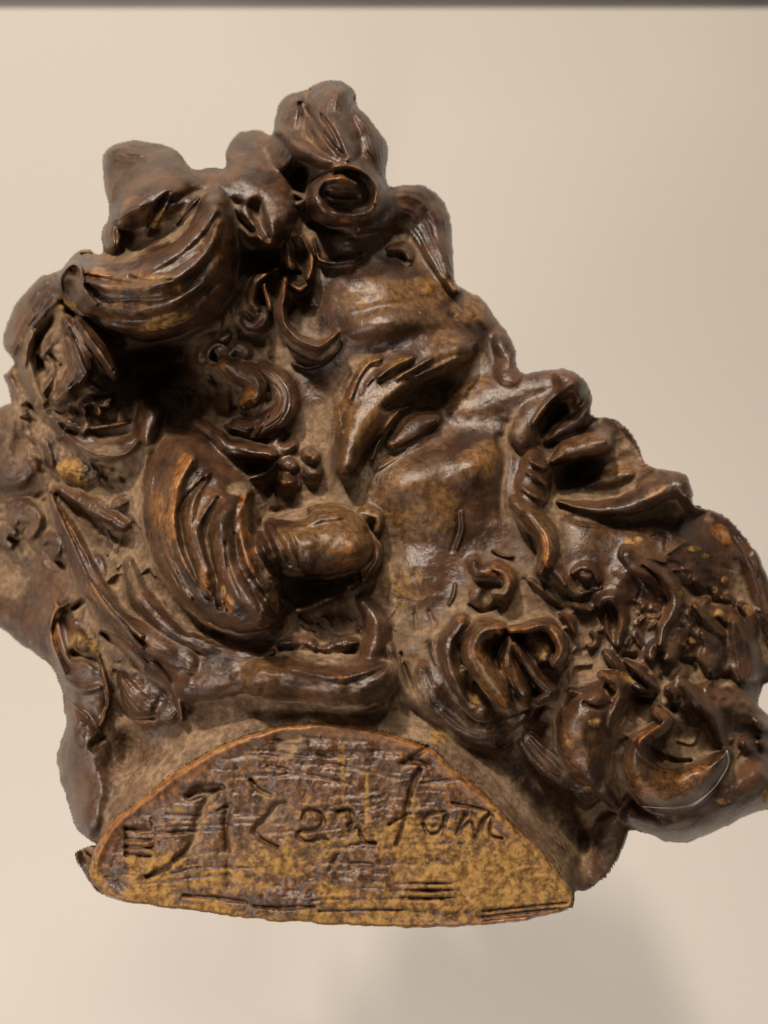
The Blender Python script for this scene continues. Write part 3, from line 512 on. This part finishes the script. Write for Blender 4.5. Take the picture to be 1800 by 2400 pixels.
# grey side of the neck, sloping back from the edge of the cut
side = plane-10+np.minimum(da, 0)*(1.0+1.2*smooth(1050, 1300, xx))
sidew = smooth(-170, -60, da)
h0 = h[sl]; nk = new_part('neck', None, 'grey dusty neck round the signed base')
npoly = z11([(70,360),(120,250),(300,120),(540,30),(780,8),(1000,18),(1160,70),(1310,150),(1430,280),(1510,370),(1588,490),(1593,640),(1400,715),(800,600),(200,500)])
wgt = smooth(-40, 30, poly_dist(npoly, xx, yy)+6*vnoise(40, 40, 886, xx, yy)); upper = wgt > .5
ns = side+2*fbm(60, 883, 2, xx, yy)
takes = (ns > h0)&(da <= 2)&upper
h[sl] = h0+(smax(h0, ns, 24)-h0)*wgt; owner[sl] = np.where(takes, nk, owner[sl])
rim_in = np.exp(-((da-12)/11)**2)
wx = xx+34*vnoise(70, 70, 905, xx, yy)+14*vnoise(23, 23, 906, xx, yy); wy2 = yy+10*vnoise(150, 110, 907, xx, yy)+3*vnoise(40, 40, 908, xx, yy)+.04*(xx-800)
comb = vnoise(190, 9, 891, wx, wy2)+.7*vnoise(83, 6.5, 892, wx+37, wy2)*(.5+.5*vnoise(90, 40, 893, xx, yy))
amt = smooth(20, 50, da)*np.clip(.75+.6*vnoise(160, 70, 894, xx, yy), .15, 1.3)
zb_ = plane+9*rim_in+4.8*comb*amt*(.5+.5*vnoise(140, 90, 897, xx, yy)**2*2)+4.2*fbm(40, 895, 4, xx, yy)*amt+3*fbm(150, 899, 2, xx, yy)-22*(1-np.sqrt(np.clip(1-(1-np.clip(da/16, 0, 1))**2, 0, 1)))
bs = new_part('signed_base', None, 'flat ochre cut face of the neck with scratched signature')
inb = da > 0
h[sl] = np.where(inb, np.maximum(zb_, h[sl]-0*zb_-400*(~inb)) if False else zb_, h[sl]); owner[sl] = np.where(inb, bs, owner[sl])
def G_(pts, depth): C(z11([(x, y, w*.92) for x, y, w in pts]), depth*.9)
# scratched writing
G_([(440,272,9),(415,290,12),(385,330,13),(365,375,14),(355,425,14),(335,470,13),(300,500,12),(255,535,11),(200,560,8)], 17); G_([(335,300,10),(370,282,18),(410,276,16),(440,270,8)], 30)
for q in (405, 437, 462, 488): G_([(132,q,7),(170,q+2,7),(212,q+4,5)], 11)
G_([(133,400,6),(134,490,6)], 8); G_([(215,372,6),(222,420,6),(222,470,6)], 6)
G_([(462,335,13),(455,400,14),(462,470,12)], 14); G_([(462,505,14),(465,540,12),(468,590,16)], 9); G_([(430,345,6),(470,325,6)], 9)
G_([(648,318,8),(620,330,11),(585,375,13),(552,410,13),(575,440,10),(622,462,8)], 16); G_([(535,248,7),(560,275,9),(600,295,8)], 12); G_([(540,245,8),(548,258,8)], 12)
G_([(705,372,7),(715,345,8),(745,345,9),(768,365,9),(768,390,9),(745,405,8),(700,410,7),(690,430,8),(720,445,8),(765,435,8),(785,440,5)], 14)
G_([(820,350,7),(850,340,9),(865,360,10),(862,410,10),(885,400,8),(900,440,8),(940,452,6)], 14); G_([(880,372,7),(850,395,7)], 9)
G_([(1085,212,8),(1062,260,9),(1045,320,9),(1030,390,9),(1008,455,8)], 16); G_([(985,390,6),(1020,370,7),(1050,355,6)], 11); G_([(1110,195,10),(1060,180,12),(1030,190,10)], 16); G_([(1110,140,9),(1060,175,10)], 14)
G_([(1165,350,7),(1120,352,8),(1098,385,8),(1112,420,8),(1150,410,7),(1170,360,7),(1160,425,6)], 13)
G_([(1235,355,7),(1205,420,8),(1245,380,7),(1262,410,6)], 12); G_([(1312,355,8),(1290,380,9),(1265,432,9)], 15); G_([(1320,360,7),(1312,420,7),(1350,435,5)], 13); G_([(1190,320,5),(1260,335,6),(1330,350,5)], 9)
G_([(320,620,7),(420,628,9),(520,640,6)], 11); G_([(550,655,6),(640,660,8),(740,655,6)], 10); G_([(860,520,12),(900,520,14),(930,522,8)], 9); G_([(820,490,10),(790,540,10)], 6); G_([(860,455,5),(940,450,5)], 9); G_([(680,600,16),(720,610,14)], 7)
for y0 in (650, 668, 684): G_([(1290,y0+22,4),(1420,y0+8,5),(1560,y0-6,4)], 7)
G_([(760,672,5),(950,668,6),(1150,672,5)], 7); G_([(590,200,5),(720,225,6),(860,260,5)], 6); G_([(560,150,5),(650,160,5),(1010,240,5)], 5); G_([(1090,255,5),(1200,245,6),(1290,265,5)], 7)
for (x, y, rx, ry, v) in ((650,125,45,45,-9), (630,110,20,16,-10), (695,130,22,20,8), (380,675,80,28,8), (160,640,90,40,7), (60,560,60,110,6)): E(z11, x, y, rx, ry, v)

# ---------------------------------------------------------------- patches of patina, dust, bare clay
for a in ((800,1500,420,260,.6,-15), (520,950,170,220,.5), (1300,780,150,190,.55), (1000,400,420,150,.35), (1350,1000,200,110,.4), (1000,860,250,90,.4)): T_('g', z4, *a)
for a in ((1000,700,200,150,.4), (600,950,150,150,.5), (1000,1050,300,150,.25), (750,650,200,160,.3), (350,1350,300,160,.3)): T_('g', z5, *a)
for a in ((900,400,420,240,.4), (400,150,300,150,.3)): T_('g', z3, *a)
for a in ((1000,1030,260,180,.4), (350,950,260,400,.35)): T_('g', z6, *a)
for a in ((500,650,260,160,.4), (1000,720,400,110,.3)): T_('g', z16, *a)
for a in ((1000,1450,350,180,.5), (450,1250,160,220,.4), (800,500,400,300,.25)): T_('g', z10, *a)
for a in ((900,700,420,300,.35),): T_('g', z9, *a)
gs = h[sl]*0+inb; t_ = tone[sl]
t_[..., 1] += np.where(da <= 0, smooth(-150, -20, da)*.55*wgt, +.12*inb)
zx, zy = (xx-200)/.7233, (yy-1650)/.7233
t_[..., 2] += inb*(.16+.38*smooth(200, 540, zy+.22*(zx-700))+.20*vnoise(150, 60, 901, xx, yy)+.14*vnoise(60, 14, 902, xx, yy)+.30*np.clip(comb, -1, 1)*(.6+.4*vnoise(200, 120, 903, xx, yy))); t_[..., 0] += inb*(rim_in*.45+.46)
for a in ((834,190,6,110,1.0), (822,160,5,70,.6), (912,310,6,100,.9), (1022,185,5,60,.8)): T_('o', z11, *a)
for a in ((380,675,120,40,.5), (200,620,80,60,.4), (1250,590,170,110,.4), (1060,450,80,130,.2), (800,610,60,40,.4), (155,515,22,40,.6), (290,355,46,36,.3), (1460,520,90,90,.2)): T_('o', z11, *a)
for a in ((110,470,80,160,-.35), (860,540,90,60,-.5), (650,120,70,50,-.4), (850,110,250,50,-.25), (1450,690,140,30,-.45), (650,640,120,40,-.35), (350,200,120,30,-.3), (560,420,90,60,-.2), (780,340,400,100,-.1)): T_('o', z11, *a)
T_('d', z11, 660,125, 46,40, .9); T_('d', z11, 350,440, 30,90, .5, 20); T_('d', z11, 590,390, 26,60, .4, 30)
T_('w', z11, 800,75, 300,30, .5, 3); T_('w', z11, 300,230, 200,36, .5, -35)
T_('o', z11, 1145,108, 24,26, 1.4)
for a in ((780,330,150,50,.7,-6), (1050,300,160,50,.9,-12), (1320,400,90,70,.6,30), (1380,1240,90,70,.8), (1330,1290,110,60,.4), (780,1060,110,60,.7,-40), (900,840,120,30,.5,-35), (740,720,60,40,.6,-30), (900,720,80,24,.6,-25),
          (1160,640,80,80,.4), (1100,1560,160,120,.35), (700,1130,90,120,.3)): T_('w', z4, a[0], a[1], a[2], a[3], a[4]*.55, *a[5:]); T_('g', z4, a[0], a[1], a[2]*1.3, a[3]*1.5, a[4]*1.1, *a[5:])
for a in ((1330,850,80,100,.25), (1560,1050,50,90,.4), (470,950,150,200,.3), (1150,600,120,60,.35), (1000,1560,260,170,.4), (1280,900,60,60,.25)): T_('o', z4, *a)
for a in ((470,1200,110,220,.5), (230,860,100,100,.5), (560,1330,60,60,.3), (700,250,300,120,-.2), (1050,1090,120,60,-.1), (900,600,250,100,-.35)): T_('d', z4, *a)
T_('o', z9, 250,230, 200,240, .5, 20); T_('w', z9, 280,120, 150,200, .35)
for a in ((1000,700,90,90,.5), (850,420,60,80,.3), (560,460,60,100,.3), (1120,830,90,30,.6,-20), (590,1110,40,110,.6), (680,300,100,60,.25)): T_('w', z5, *a)
for a in ((700,1000,110,160,.35), (400,1000,90,120,.35), (420,1350,260,110,.45), (700,1300,90,60,.3), (430,560,60,110,.4), (850,830,140,40,.2)): T_('d', z5, *a)
for a in ((1420,1030,60,40,.9,40), (1460,1080,30,90,.6,-20)): T_('w', z5, *a)
for x, y, rx, ry in ((985,1075,30,14),(1030,1068,18,16),(1300,1110,36,14),(1350,1145,28,12),(1400,1310,16,16),(1395,1350,18,14),(1450,1320,14,12),(1560,1410,34,26),(1450,1265,18,20),(1480,1380,14,12),(1230,1330,16,14)): T_('o', z5, x, y, rx, ry, 1.3); 
for a in ((1280,480,140,80,.35), (820,470,260,60,.25), (1400,300,60,200,.55), (640,250,120,60,.5), (1100,340,160,40,.5,-12), (1290,220,110,50,.3)): T_('w', z3, *a)
for a in ((1080,560,200,50,.9,-14), (1000,270,160,24,.6), (440,460,60,40,1.0), (460,1500,110,80,.5), (490,1180,80,36,.5)): T_('o', z3, *a)
for a in ((250,860,190,420,.5), (560,800,160,200,.35), (300,1250,300,250,.35), (620,1400,260,60,.4), (100,1300,200,260,.4)): T_('d', z3, *a)
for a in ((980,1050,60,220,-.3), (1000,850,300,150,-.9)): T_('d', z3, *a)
for a in ((520,1110,40,110,.9,25), (700,790,90,24,.4)): T_('o', z1, *a)
for a in ((960,1200,70,200,.5), (330,960,120,30,.5,-25)): T_('w', z1, *a)
for a in ((450,900,160,160,.4), (950,760,130,60,.35), (880,930,160,40,.4)): T_('d', z2, *a)
for a in ((820,750,80,40,.5), (1080,870,40,90,.5), (800,360,60,70,.4), (850,1010,50,20,.6), (980,1000,40,20,.5)): T_('w', z2, *a)
for a in ((170,820,40,160,.7), (260,780,40,300,.9,8), (340,550,50,50,.8), (640,860,40,160,.8), (640,1130,90,120,.5,30), (700,1000,40,120,.4), (420,1200,40,120,.6), (560,1340,36,60,.9), (1160,1020,110,130,.35), (1230,1060,80,120,.4), (670,180,80,60,.7,-40), (1030,510,30,24,.6)): T_('w', z6, *a)
T_('o', z6, 530,1270, 14,36, 1.0); T_('o', z6, 450,1455, 18,12, 1.3); T_('o', z6, 165,1410, 14,10, 1.3); T_('d', z6, 610,700, 70,40, 1.0); T_('d', z6, 440,1000, 24,220, .4)
for a in ((820,1170,160,170,.7,40), (1000,1290,160,90,.6), (950,780,180,120,.5), (1450,1100,80,180,.5), (300,420,150,120,.15), (900,430,100,60,.3)): T_('d', z6, *a)
for a in ((600,1150,330,300,-.35), (800,1350,130,110,-.4), (300,850,220,400,-.25)): T_('d', z6, *a)
for a in ((440,300,100,90,.5), (530,370,50,60,.55), (520,1390,130,80,.55,-20), (620,1440,50,60,.5)): T_('o', z7, *a)
for a in ((620,400,320,260,.45), (850,950,130,180,.6), (700,1100,260,200,.35), (200,800,240,400,.45), (1100,1380,500,70,.35,10), (520,1500,200,130,.3)): T_('d', z7, *a)
for a in ((430,600,50,200,.7,-22), (360,1300,26,180,.8), (600,1080,40,120,.7,-38), (900,1400,200,60,.5,25)): T_('w', z7, *a)
for a in ((520,750,220,330,.25), (850,700,200,110,.35,-30), (900,480,260,120,.35)): T_('d', z8, *a)
T_('w', z16, 350,680, 200,110, .4); T_('w', z16, 1130,660, 80,30, .5); T_('d', z16, 700,840, 600,60, .5); T_('d', z16, 1450,350, 120,300, .45); T_('d', z16, 950,420, 260,90, .3)
for a in ((760,640,110,110,.5), (900,130,120,110,.6), (1220,560,90,120,.6), (880,900,90,90,.5), (760,800,100,60,.3)): T_('w', z9, *a)
for a in ((730,900,60,120,.7), (1140,600,90,110,.6), (600,930,70,70,.3), (950,880,50,100,.2)): T_('o', z9, *a)
for a in ((300,850,120,240,.6,-20), (1050,300,300,110,.35), (200,1100,260,60,.5,20)): T_('d', z9, *a)
for a in ((420,1250,130,170,.45), (1000,1500,230,110,.75), (1250,1380,100,90,.4)): T_('w', z10, *a)
for a in ((650,885,46,44,1.1), (750,800,70,40,.7,30), (370,1210,22,14,1.2), (240,1110,16,28,1.2), (540,1090,50,40,.6), (1160,570,50,40,.9), (1330,380,50,30,.9), (1290,1250,30,20,1.0), (480,1520,40,24,1.1), (900,760,24,20,1.1), (1370,1600,50,20,1.1), (1640,1560,24,60,.8), (840,260,80,120,.3)): T_('o', z10, *a)
for a in ((1100,1180,180,120,.5), (640,1250,90,260,.5), (1000,800,200,90,.35), (450,620,110,160,.35), (1450,960,200,80,.3), (1280,640,130,130,.35), (1500,300,90,260,.2)): T_('d', z10, *a)
T_('d', z12, 720,950, 160,260, .35)


# ================================================================ finish the relief, build the meshes
h0_ = h.copy(); keep = (owner == bs)|(owner == nk)
kb = blur(keep.astype(float), 46); kw = 1-np.maximum(smooth(.02, .46, kb), (owner == bs))
h = G+(h-G)*(1+kw*(.12+.28*(1-facem)))
for _r, _a in ((44, .20), (20, .22), (10, .40)): h = h+_a*np.clip(blur(h, _r)-h, 0, 30)
ka = np.maximum(smooth(.25, .7, kb), (owner == bs)); h = h0_*ka+h*(1-ka)
fine = .7*fbm(17, 41, 3)+1.6*fbm(52, 47, 2)
h = h+fine+rough*(5*fbm(24, 51, 4)+4*np.abs(fbm(40, 57, 3)))
edge = np.clip(dout/9, 0, 1); h = h-16*(1-np.sqrt(1-(1-edge)**2))
cav = np.clip(blur(h, 9)-h, -30, 30)
cav2 = blur(h, 34)-h; cav3 = blur(h, 90)-h
n1 = fbm(60, 61, 3); n2 = fbm(15, 66, 3)
gyy, gxx = np.gradient(h, ST); slope = np.hypot(gxx, gyy)
dust = smooth(-5, 38, cav2+.5*cav3+7*n1)*.85+smooth(2, 9, cav)*.15+tone[...,1]+.10*n1
ins_ = smooth(8, 34, dout)
wear = (smooth(3.5, 11, -cav+2.5*n2)*.55*smooth(-.35, .45, n1)+smooth(12, 46, -cav2)*.25*smooth(-.2, .5, n1))*ins_+tone[...,0]
wear = wear*(1-.4*np.clip(dust, 0, 1))
col = np.stack([np.clip(wear, 0, 1), np.clip(dust, 0, 1), np.clip(tone[...,2]-(smooth(.6, 3.2, cav)*.62-smooth(-.4, -2.5, cav)*.16)*(owner == bs), 0, 1), np.clip(tone[...,3], 0, 1)], -1).astype(np.float32)

# the rounded back of the head: the rim falls away behind the front edge and swells to the wall
hm = blur(np.where(M, h, 0), 60)/np.maximum(blur(M.astype(float), 60), 1e-3)
rim = np.minimum(hm-50, 60)
Mi = M.copy()
inner = M.copy(); inner[1:] &= M[:-1]; inner[:-1] &= M[1:]; inner[:,1:] &= M[:,:-1]; inner[:,:-1] &= M[:,1:]
bound = M & ~inner
hz = np.where(bound, np.minimum(h, rim), h)
def place(xx, yy, zz):
    s = (DC-zz)/DC*S
    return np.stack([(xx-900)*s, -zz*S, (1200-yy)*s], -1)
dgy, dgx = np.gradient(dout, ST); dl = np.hypot(dgx, dgy)+1e-6      # let the outermost points sit exactly on the outline
mv = np.where(bound, np.clip(dout, 0, 4)/dl, 0)
PV = place(X-mv*dgx/dl, Y-mv*dgy/dl, hz)
du = np.gradient(PV, axis=1); dv = np.gradient(PV, axis=0)
NV = np.cross(dv, du); NV /= np.linalg.norm(NV, axis=-1, keepdims=True)+1e-12
NV *= np.where(((PV-np.array([0, -DC*S, 0]))*NV).sum(-1, keepdims=True) > 0, -1, 1)

# clean the ownership map: drop specks
for _ in range(2):
    best = owner.copy(); cnt = np.zeros(owner.shape, int)
    sh = [np.roll(np.roll(owner, a, 0), b, 1) for a in (-1, 0, 1) for b in (-1, 0, 1)]
    for cand in sh:
        c = sum((cand == o_).astype(int) for o_ in sh); m = c > cnt; best[m] = cand[m]; cnt[m] = c[m]
    owner = best
cell = M[:-1,:-1]&M[1:,:-1]&M[:-1,1:]&M[1:,1:]
cown = owner[:-1,:-1]
ids = np.arange(NX*NY).reshape(NY, NX)

# ---------------------------------------------------------------- patinated clay
clay, N, Lk, P = material('patinated_clay')
tc = N.new('ShaderNodeTexCoord')
def noise(scale, detail=5, rough=.6, vec=None):
    n = N.new('ShaderNodeTexNoise'); n.inputs['Scale'].default_value = scale; n.inputs['Detail'].default_value = detail; n.inputs['Roughness'].default_value = rough
    Lk.new(vec or tc.outputs['Object'], n.inputs['Vector']); return n.outputs['Fac']
def math_(op, a, b=None, c=None):
    n = N.new('ShaderNodeMath'); n.operation = op
    for k, v in enumerate((a, b, c)):
        if v is None: continue
        if isinstance(v, (int, float)): n.inputs[k].default_value = v
        else: Lk.new(v, n.inputs[k])
    return n.outputs[0]
def remap(v, lo, hi, a=0., b=1.):
    n = N.new('ShaderNodeMapRange'); n.interpolation_type = 'SMOOTHSTEP'; n.inputs[1].default_value = lo; n.inputs[2].default_value = hi; n.inputs[3].default_value = a; n.inputs[4].default_value = b
    Lk.new(v, n.inputs[0]); return n.outputs[0]
def mix(f, a, b):
    n = N.new('ShaderNodeMixRGB')
    for k, v in enumerate((f, a, b)):
        if isinstance(v, (tuple, float)): n.inputs[k].default_value = v if k == 0 else v+(1,)
        else: Lk.new(v, n.inputs[k])
    return n.outputs[0]
at = N.new('ShaderNodeAttribute'); at.attribute_name = 'patina'
sp_ = N.new('ShaderNodeSeparateColor'); Lk.new(at.outputs['Color'], sp_.inputs[0])
W_, D_, O_ = sp_.outputs[0], sp_.outputs[1], sp_.outputs[2]
nA = noise(90); nB = noise(420, 6, .65); nC = noise(1500, 4, .6); nD = noise(3200, 3, .6)
mixn = math_('ADD', math_('MULTIPLY', nB, .55), math_('MULTIPLY', nC, .45))
dark = mix(remap(nA, .35, .65), (.022,.0102,.0056), (.066,.0305,.0145))
dark = mix(remap(nB, .52, .72, 0, .5), dark, (.065,.028,.011))
gold = mix(remap(nB, .35, .68), (.064,.029,.010), (.155,.080,.026))
gf = remap(math_('ADD', at.outputs['Alpha'], math_('MULTIPLY', math_('SUBTRACT', math_('ADD', math_('MULTIPLY', nA, .6), math_('MULTIPLY', nB, .4)), .5), 1.9)), .12, .80, 0, .9)
dark = mix(gf, dark, gold)
rust = mix(remap(nB, .35, .65), (.090,.032,.010), (.22,.092,.024))
wf = remap(math_('ADD', W_, math_('MULTIPLY', math_('SUBTRACT', mixn, .5), 1.7)), .32, .85, 0, .92)
c = mix(wf, dark, rust)
dustc = mix(remap(nB, .3, .7), (.108,.068,.041), (.225,.150,.092))
dustc = mix(remap(nA, .42, .62, 0, .55), dustc, (.055,.034,.020))
dustc = mix(remap(nC, .55, .75, 0, .5), dustc, (.045,.030,.019))
df = remap(math_('ADD', D_, math_('MULTIPLY', math_('SUBTRACT', mixn, .5), 1.1)), .15, .95, 0, .95)
c = mix(df, c, dustc)
och = mix(remap(nB, .35, .62), (.080,.040,.015), (.245,.139,.047))
och = mix(remap(nC, .58, .76, 0, .35), och, (.05,.027,.013))
of = remap(math_('ADD', O_, math_('MULTIPLY', math_('SUBTRACT', mixn, .5), 1.25)), .30, .78, 0, .97)
c = mix(of, c, och)
chips = remap(noise(260, 2, .5), .74, .78); chips = math_('MULTIPLY', chips, remap(nC, .45, .6))
c = mix(math_('MULTIPLY', chips, .7), c, (.36,.24,.11))
Lk.new(c, P.inputs['Base Color'])
mat = math_('MAXIMUM', df, math_('MULTIPLY', of, .95))
ro = math_('ADD', math_('MULTIPLY', mat, .42), math_('ADD', .27, math_('MULTIPLY', math_('SUBTRACT', nB, .4), .3)))
Lk.new(ro, P.inputs['Roughness'])
Lk.new(math_('SUBTRACT', .43, math_('MULTIPLY', mat, .45)), P.inputs['Specular IOR Level'])
b1 = N.new('ShaderNodeBump'); b1.inputs['Strength'].default_value = .26; b1.inputs['Distance'].default_value = .0012; Lk.new(nB, b1.inputs['Height'])
b2 = N.new('ShaderNodeBump'); b2.inputs['Strength'].default_value = .4; b2.inputs['Distance'].default_value = .0004; Lk.new(nC, b2.inputs['Height']); Lk.new(b1.outputs[0], b2.inputs['Normal'])
b3 = N.new('ShaderNodeBump'); b3.inputs['Strength'].default_value = .35; b3.inputs['Distance'].default_value = .0002; Lk.new(nD, b3.inputs['Height']); Lk.new(b2.outputs[0], b3.inputs['Normal'])
Lk.new(b3.outputs[0], P.inputs['Normal'])


root = bpy.data.objects.new('clay_head', None); scene.collection.objects.link(root)
root.location = (0, wy, ZC); root.empty_display_size = .05
root['label'] = 'dark brown clay head of a bearded man with curling hair and a signed neck'; root['category'] = 'sculpture'
off = np.array([0, wy, 0])
objs = {}
sizes = np.bincount(cown[cell].ravel(), minlength=len(PARTS))
for i in range(len(PARTS)):                      # crumbs too small to be a part go back to the face or what carries them
    if 0 < sizes[i] < 45:
        cown[cell & (cown == i)] = PARTS[i][1] or 0
def build(i):
    name, parent, label = PARTS[i]
    js, is_ = np.nonzero(cell & (cown == i))
    if len(js) == 0: return
    a = ids[js, is_]; b = ids[js+1, is_]; c = ids[js+1, is_+1]; d = ids[js, is_+1]
    quads = np.stack([a, b, c, d], -1)
    used, inv = np.unique(quads, return_inverse=True); q = inv.reshape(-1, 4)
    co = PV.reshape(-1, 3)[used]-off; nv = NV.reshape(-1, 3)[used]; cl = col.reshape(-1, 4)[used]
    ed = np.concatenate([q[:, [0,1]], q[:, [1,2]], q[:, [2,3]], q[:, [3,0]]]); key = np.sort(ed, 1)
    _, fi, cn = np.unique(key[:,0].astype(np.int64)*len(used)+key[:,1], return_index=True, return_counts=True)
    be = ed[fi[cn == 1]]
    bv, binv = np.unique(be, return_inverse=True); be2 = binv.reshape(-1, 2)+len(used)
    depth = 24*S
    ray = co[bv]+off-np.array([0, -DC*S, 0]); ray = ray/np.linalg.norm(ray, axis=1, keepdims=True)
    sk = co[bv]+ray*depth-nv[bv]*(5*S)
    skn = nv[bv]
    co = np.concatenate([co, sk]); nv = np.concatenate([nv, skn]); cl = np.concatenate([cl, cl[bv]])
    sq = np.stack([be[:,1], be[:,0], be2[:,0], be2[:,1]], -1)
    q = np.concatenate([q, sq])
    me = bpy.data.meshes.new(name); me.vertices.add(len(co)); me.vertices.foreach_set('co', co.ravel())
    me.loops.add(q.size); me.loops.foreach_set('vertex_index', q.ravel().astype(np.int32))
    me.polygons.add(len(q)); me.polygons.foreach_set('loop_start', np.arange(0, q.size, 4, dtype=np.int32))
    me.update(calc_edges=True)
    me.polygons.foreach_set('use_smooth', np.ones(len(q), bool))
    at = me.attributes.new('patina', 'FLOAT_COLOR', 'POINT'); at.data.foreach_set('color', cl.ravel())
    me.normals_split_custom_set_from_vertices(nv.tolist())
    me.materials.append(clay)
    o = bpy.data.objects.new(name, me); scene.collection.objects.link(o); objs[i] = o
    o.parent = objs.get(parent, root) if parent is not None else root
    if label: o['label'] = label
for i in range(len(PARTS)): build(i)
# back of the head
sb = 4; bx = X[::sb, ::sb]; by = Y[::sb, ::sb]; bm2 = inner[::sb, ::sb]
dep = np.clip(dout[::sb, ::sb], 0, 330)/330
zb = np.maximum(rim[::sb, ::sb]-12-420*np.sqrt(np.clip(1-(1-dep)**2, 0, 1)), BZ+1)
bp_ = place(bx, by, zb)-off; nid = -np.ones(bx.shape, int); nid[bm2] = np.arange(bm2.sum())
cc = bm2[:-1,:-1]&bm2[1:,:-1]&bm2[:-1,1:]&bm2[1:,1:]; js, is_ = np.nonzero(cc)
bf = np.stack([nid[js,is_], nid[js,is_+1], nid[js+1,is_+1], nid[js+1,is_]], -1)
ob = mesh_obj('back_of_head', bp_[bm2].tolist(), bf.tolist(), clay, root)
for p in ob.data.polygons: p.use_smooth = True
at = ob.data.attributes.new('patina', 'FLOAT_COLOR', 'POINT'); at.data.foreach_set('color', np.tile([0, .3, 0, 0], bm2.sum()))


# the steel arm that carries the head from behind
m, N, Lk, P = material('steel'); P.inputs['Metallic'].default_value = 1; P.inputs['Roughness'].default_value = .35; P.inputs['Base Color'].default_value = (.4,.39,.37,1)
v = []; f = []; n_ = 20; x_, z_ = place(760, 1150, BZ)[[0, 2]]; y0 = -BZ*S-.03-wy; y1 = -.0005
for k in range(n_):
    a = 6.2832*k/n_
    for yy_ in (y0, y1): v.append((x_+.008*math.cos(a), yy_, z_+.008*math.sin(a)))
for k in range(n_): j = (k+1) % n_; f.append((2*k, 2*k+1, 2*j+1, 2*j))
mesh_obj('mount_arm', v, f, m, root)

# a pale thread of lint caught under the great curl
def thread(pts, r, lift):
    Cp = catmull(pts, 8); v = []; f = []
    ix = np.clip(((Cp[:,0]-gx[0])/ST).round().astype(int), 0, NX-1); iy = np.clip(((Cp[:,1]-gy[0])/ST).round().astype(int), 0, NY-1)
    zs = np.array([h[max(0,j-1):j+2, max(0,i-1):i+2].max() for i, j in zip(ix, iy)])+lift
    zs = np.convolve(np.pad(zs, 3, mode='edge'), np.ones(7)/7, 'valid'); zs = np.maximum(zs, h[iy, ix]+1)
    P3 = place(Cp[:,0], Cp[:,1], zs)-off
    for k, p in enumerate(P3):
        for a in range(5): v.append((p[0]+r*S*math.cos(a*1.2566), p[1], p[2]+r*S*math.sin(a*1.2566)))
    for k in range(len(P3)-1):
        for a in range(5): b = (a+1) % 5; f.append((5*k+a, 5*k+b, 5*k+5+b, 5*k+5+a))
    return v, f
m, N, Lk, P = material('lint'); P.inputs['Base Color'].default_value = (.36,.33,.29,1); P.inputs['Roughness'].default_value = .8
V = []; F = []
for k in range(3):
    q = z10([(1390+k*4,1270),(1405-k*3,1340+k*9),(1370-k*7,1430+k*5),(1290+k*5,1530-k*4),(1180,1610+k*7),(1080+k*6,1640-k*5)]+([(960,1640),(850,1632)] if k < 2 else []))
    v, f = thread(q, 0.7 if k else 1.0, 2.0+k); F += [tuple(i+len(V) for i in g) for g in f]; V += v
lint = mesh_obj('lint_thread', [tuple(np.array(p)+off+np.array([0, 0, ZC])) for p in V], F, m)
lint['label'] = 'thin pale thread of lint caught under the round curl of the beard'; lint['category'] = 'thread'

print('parts', len(objs), 'tris', sum(len(o.data.polygons) for o in objs.values())*2)
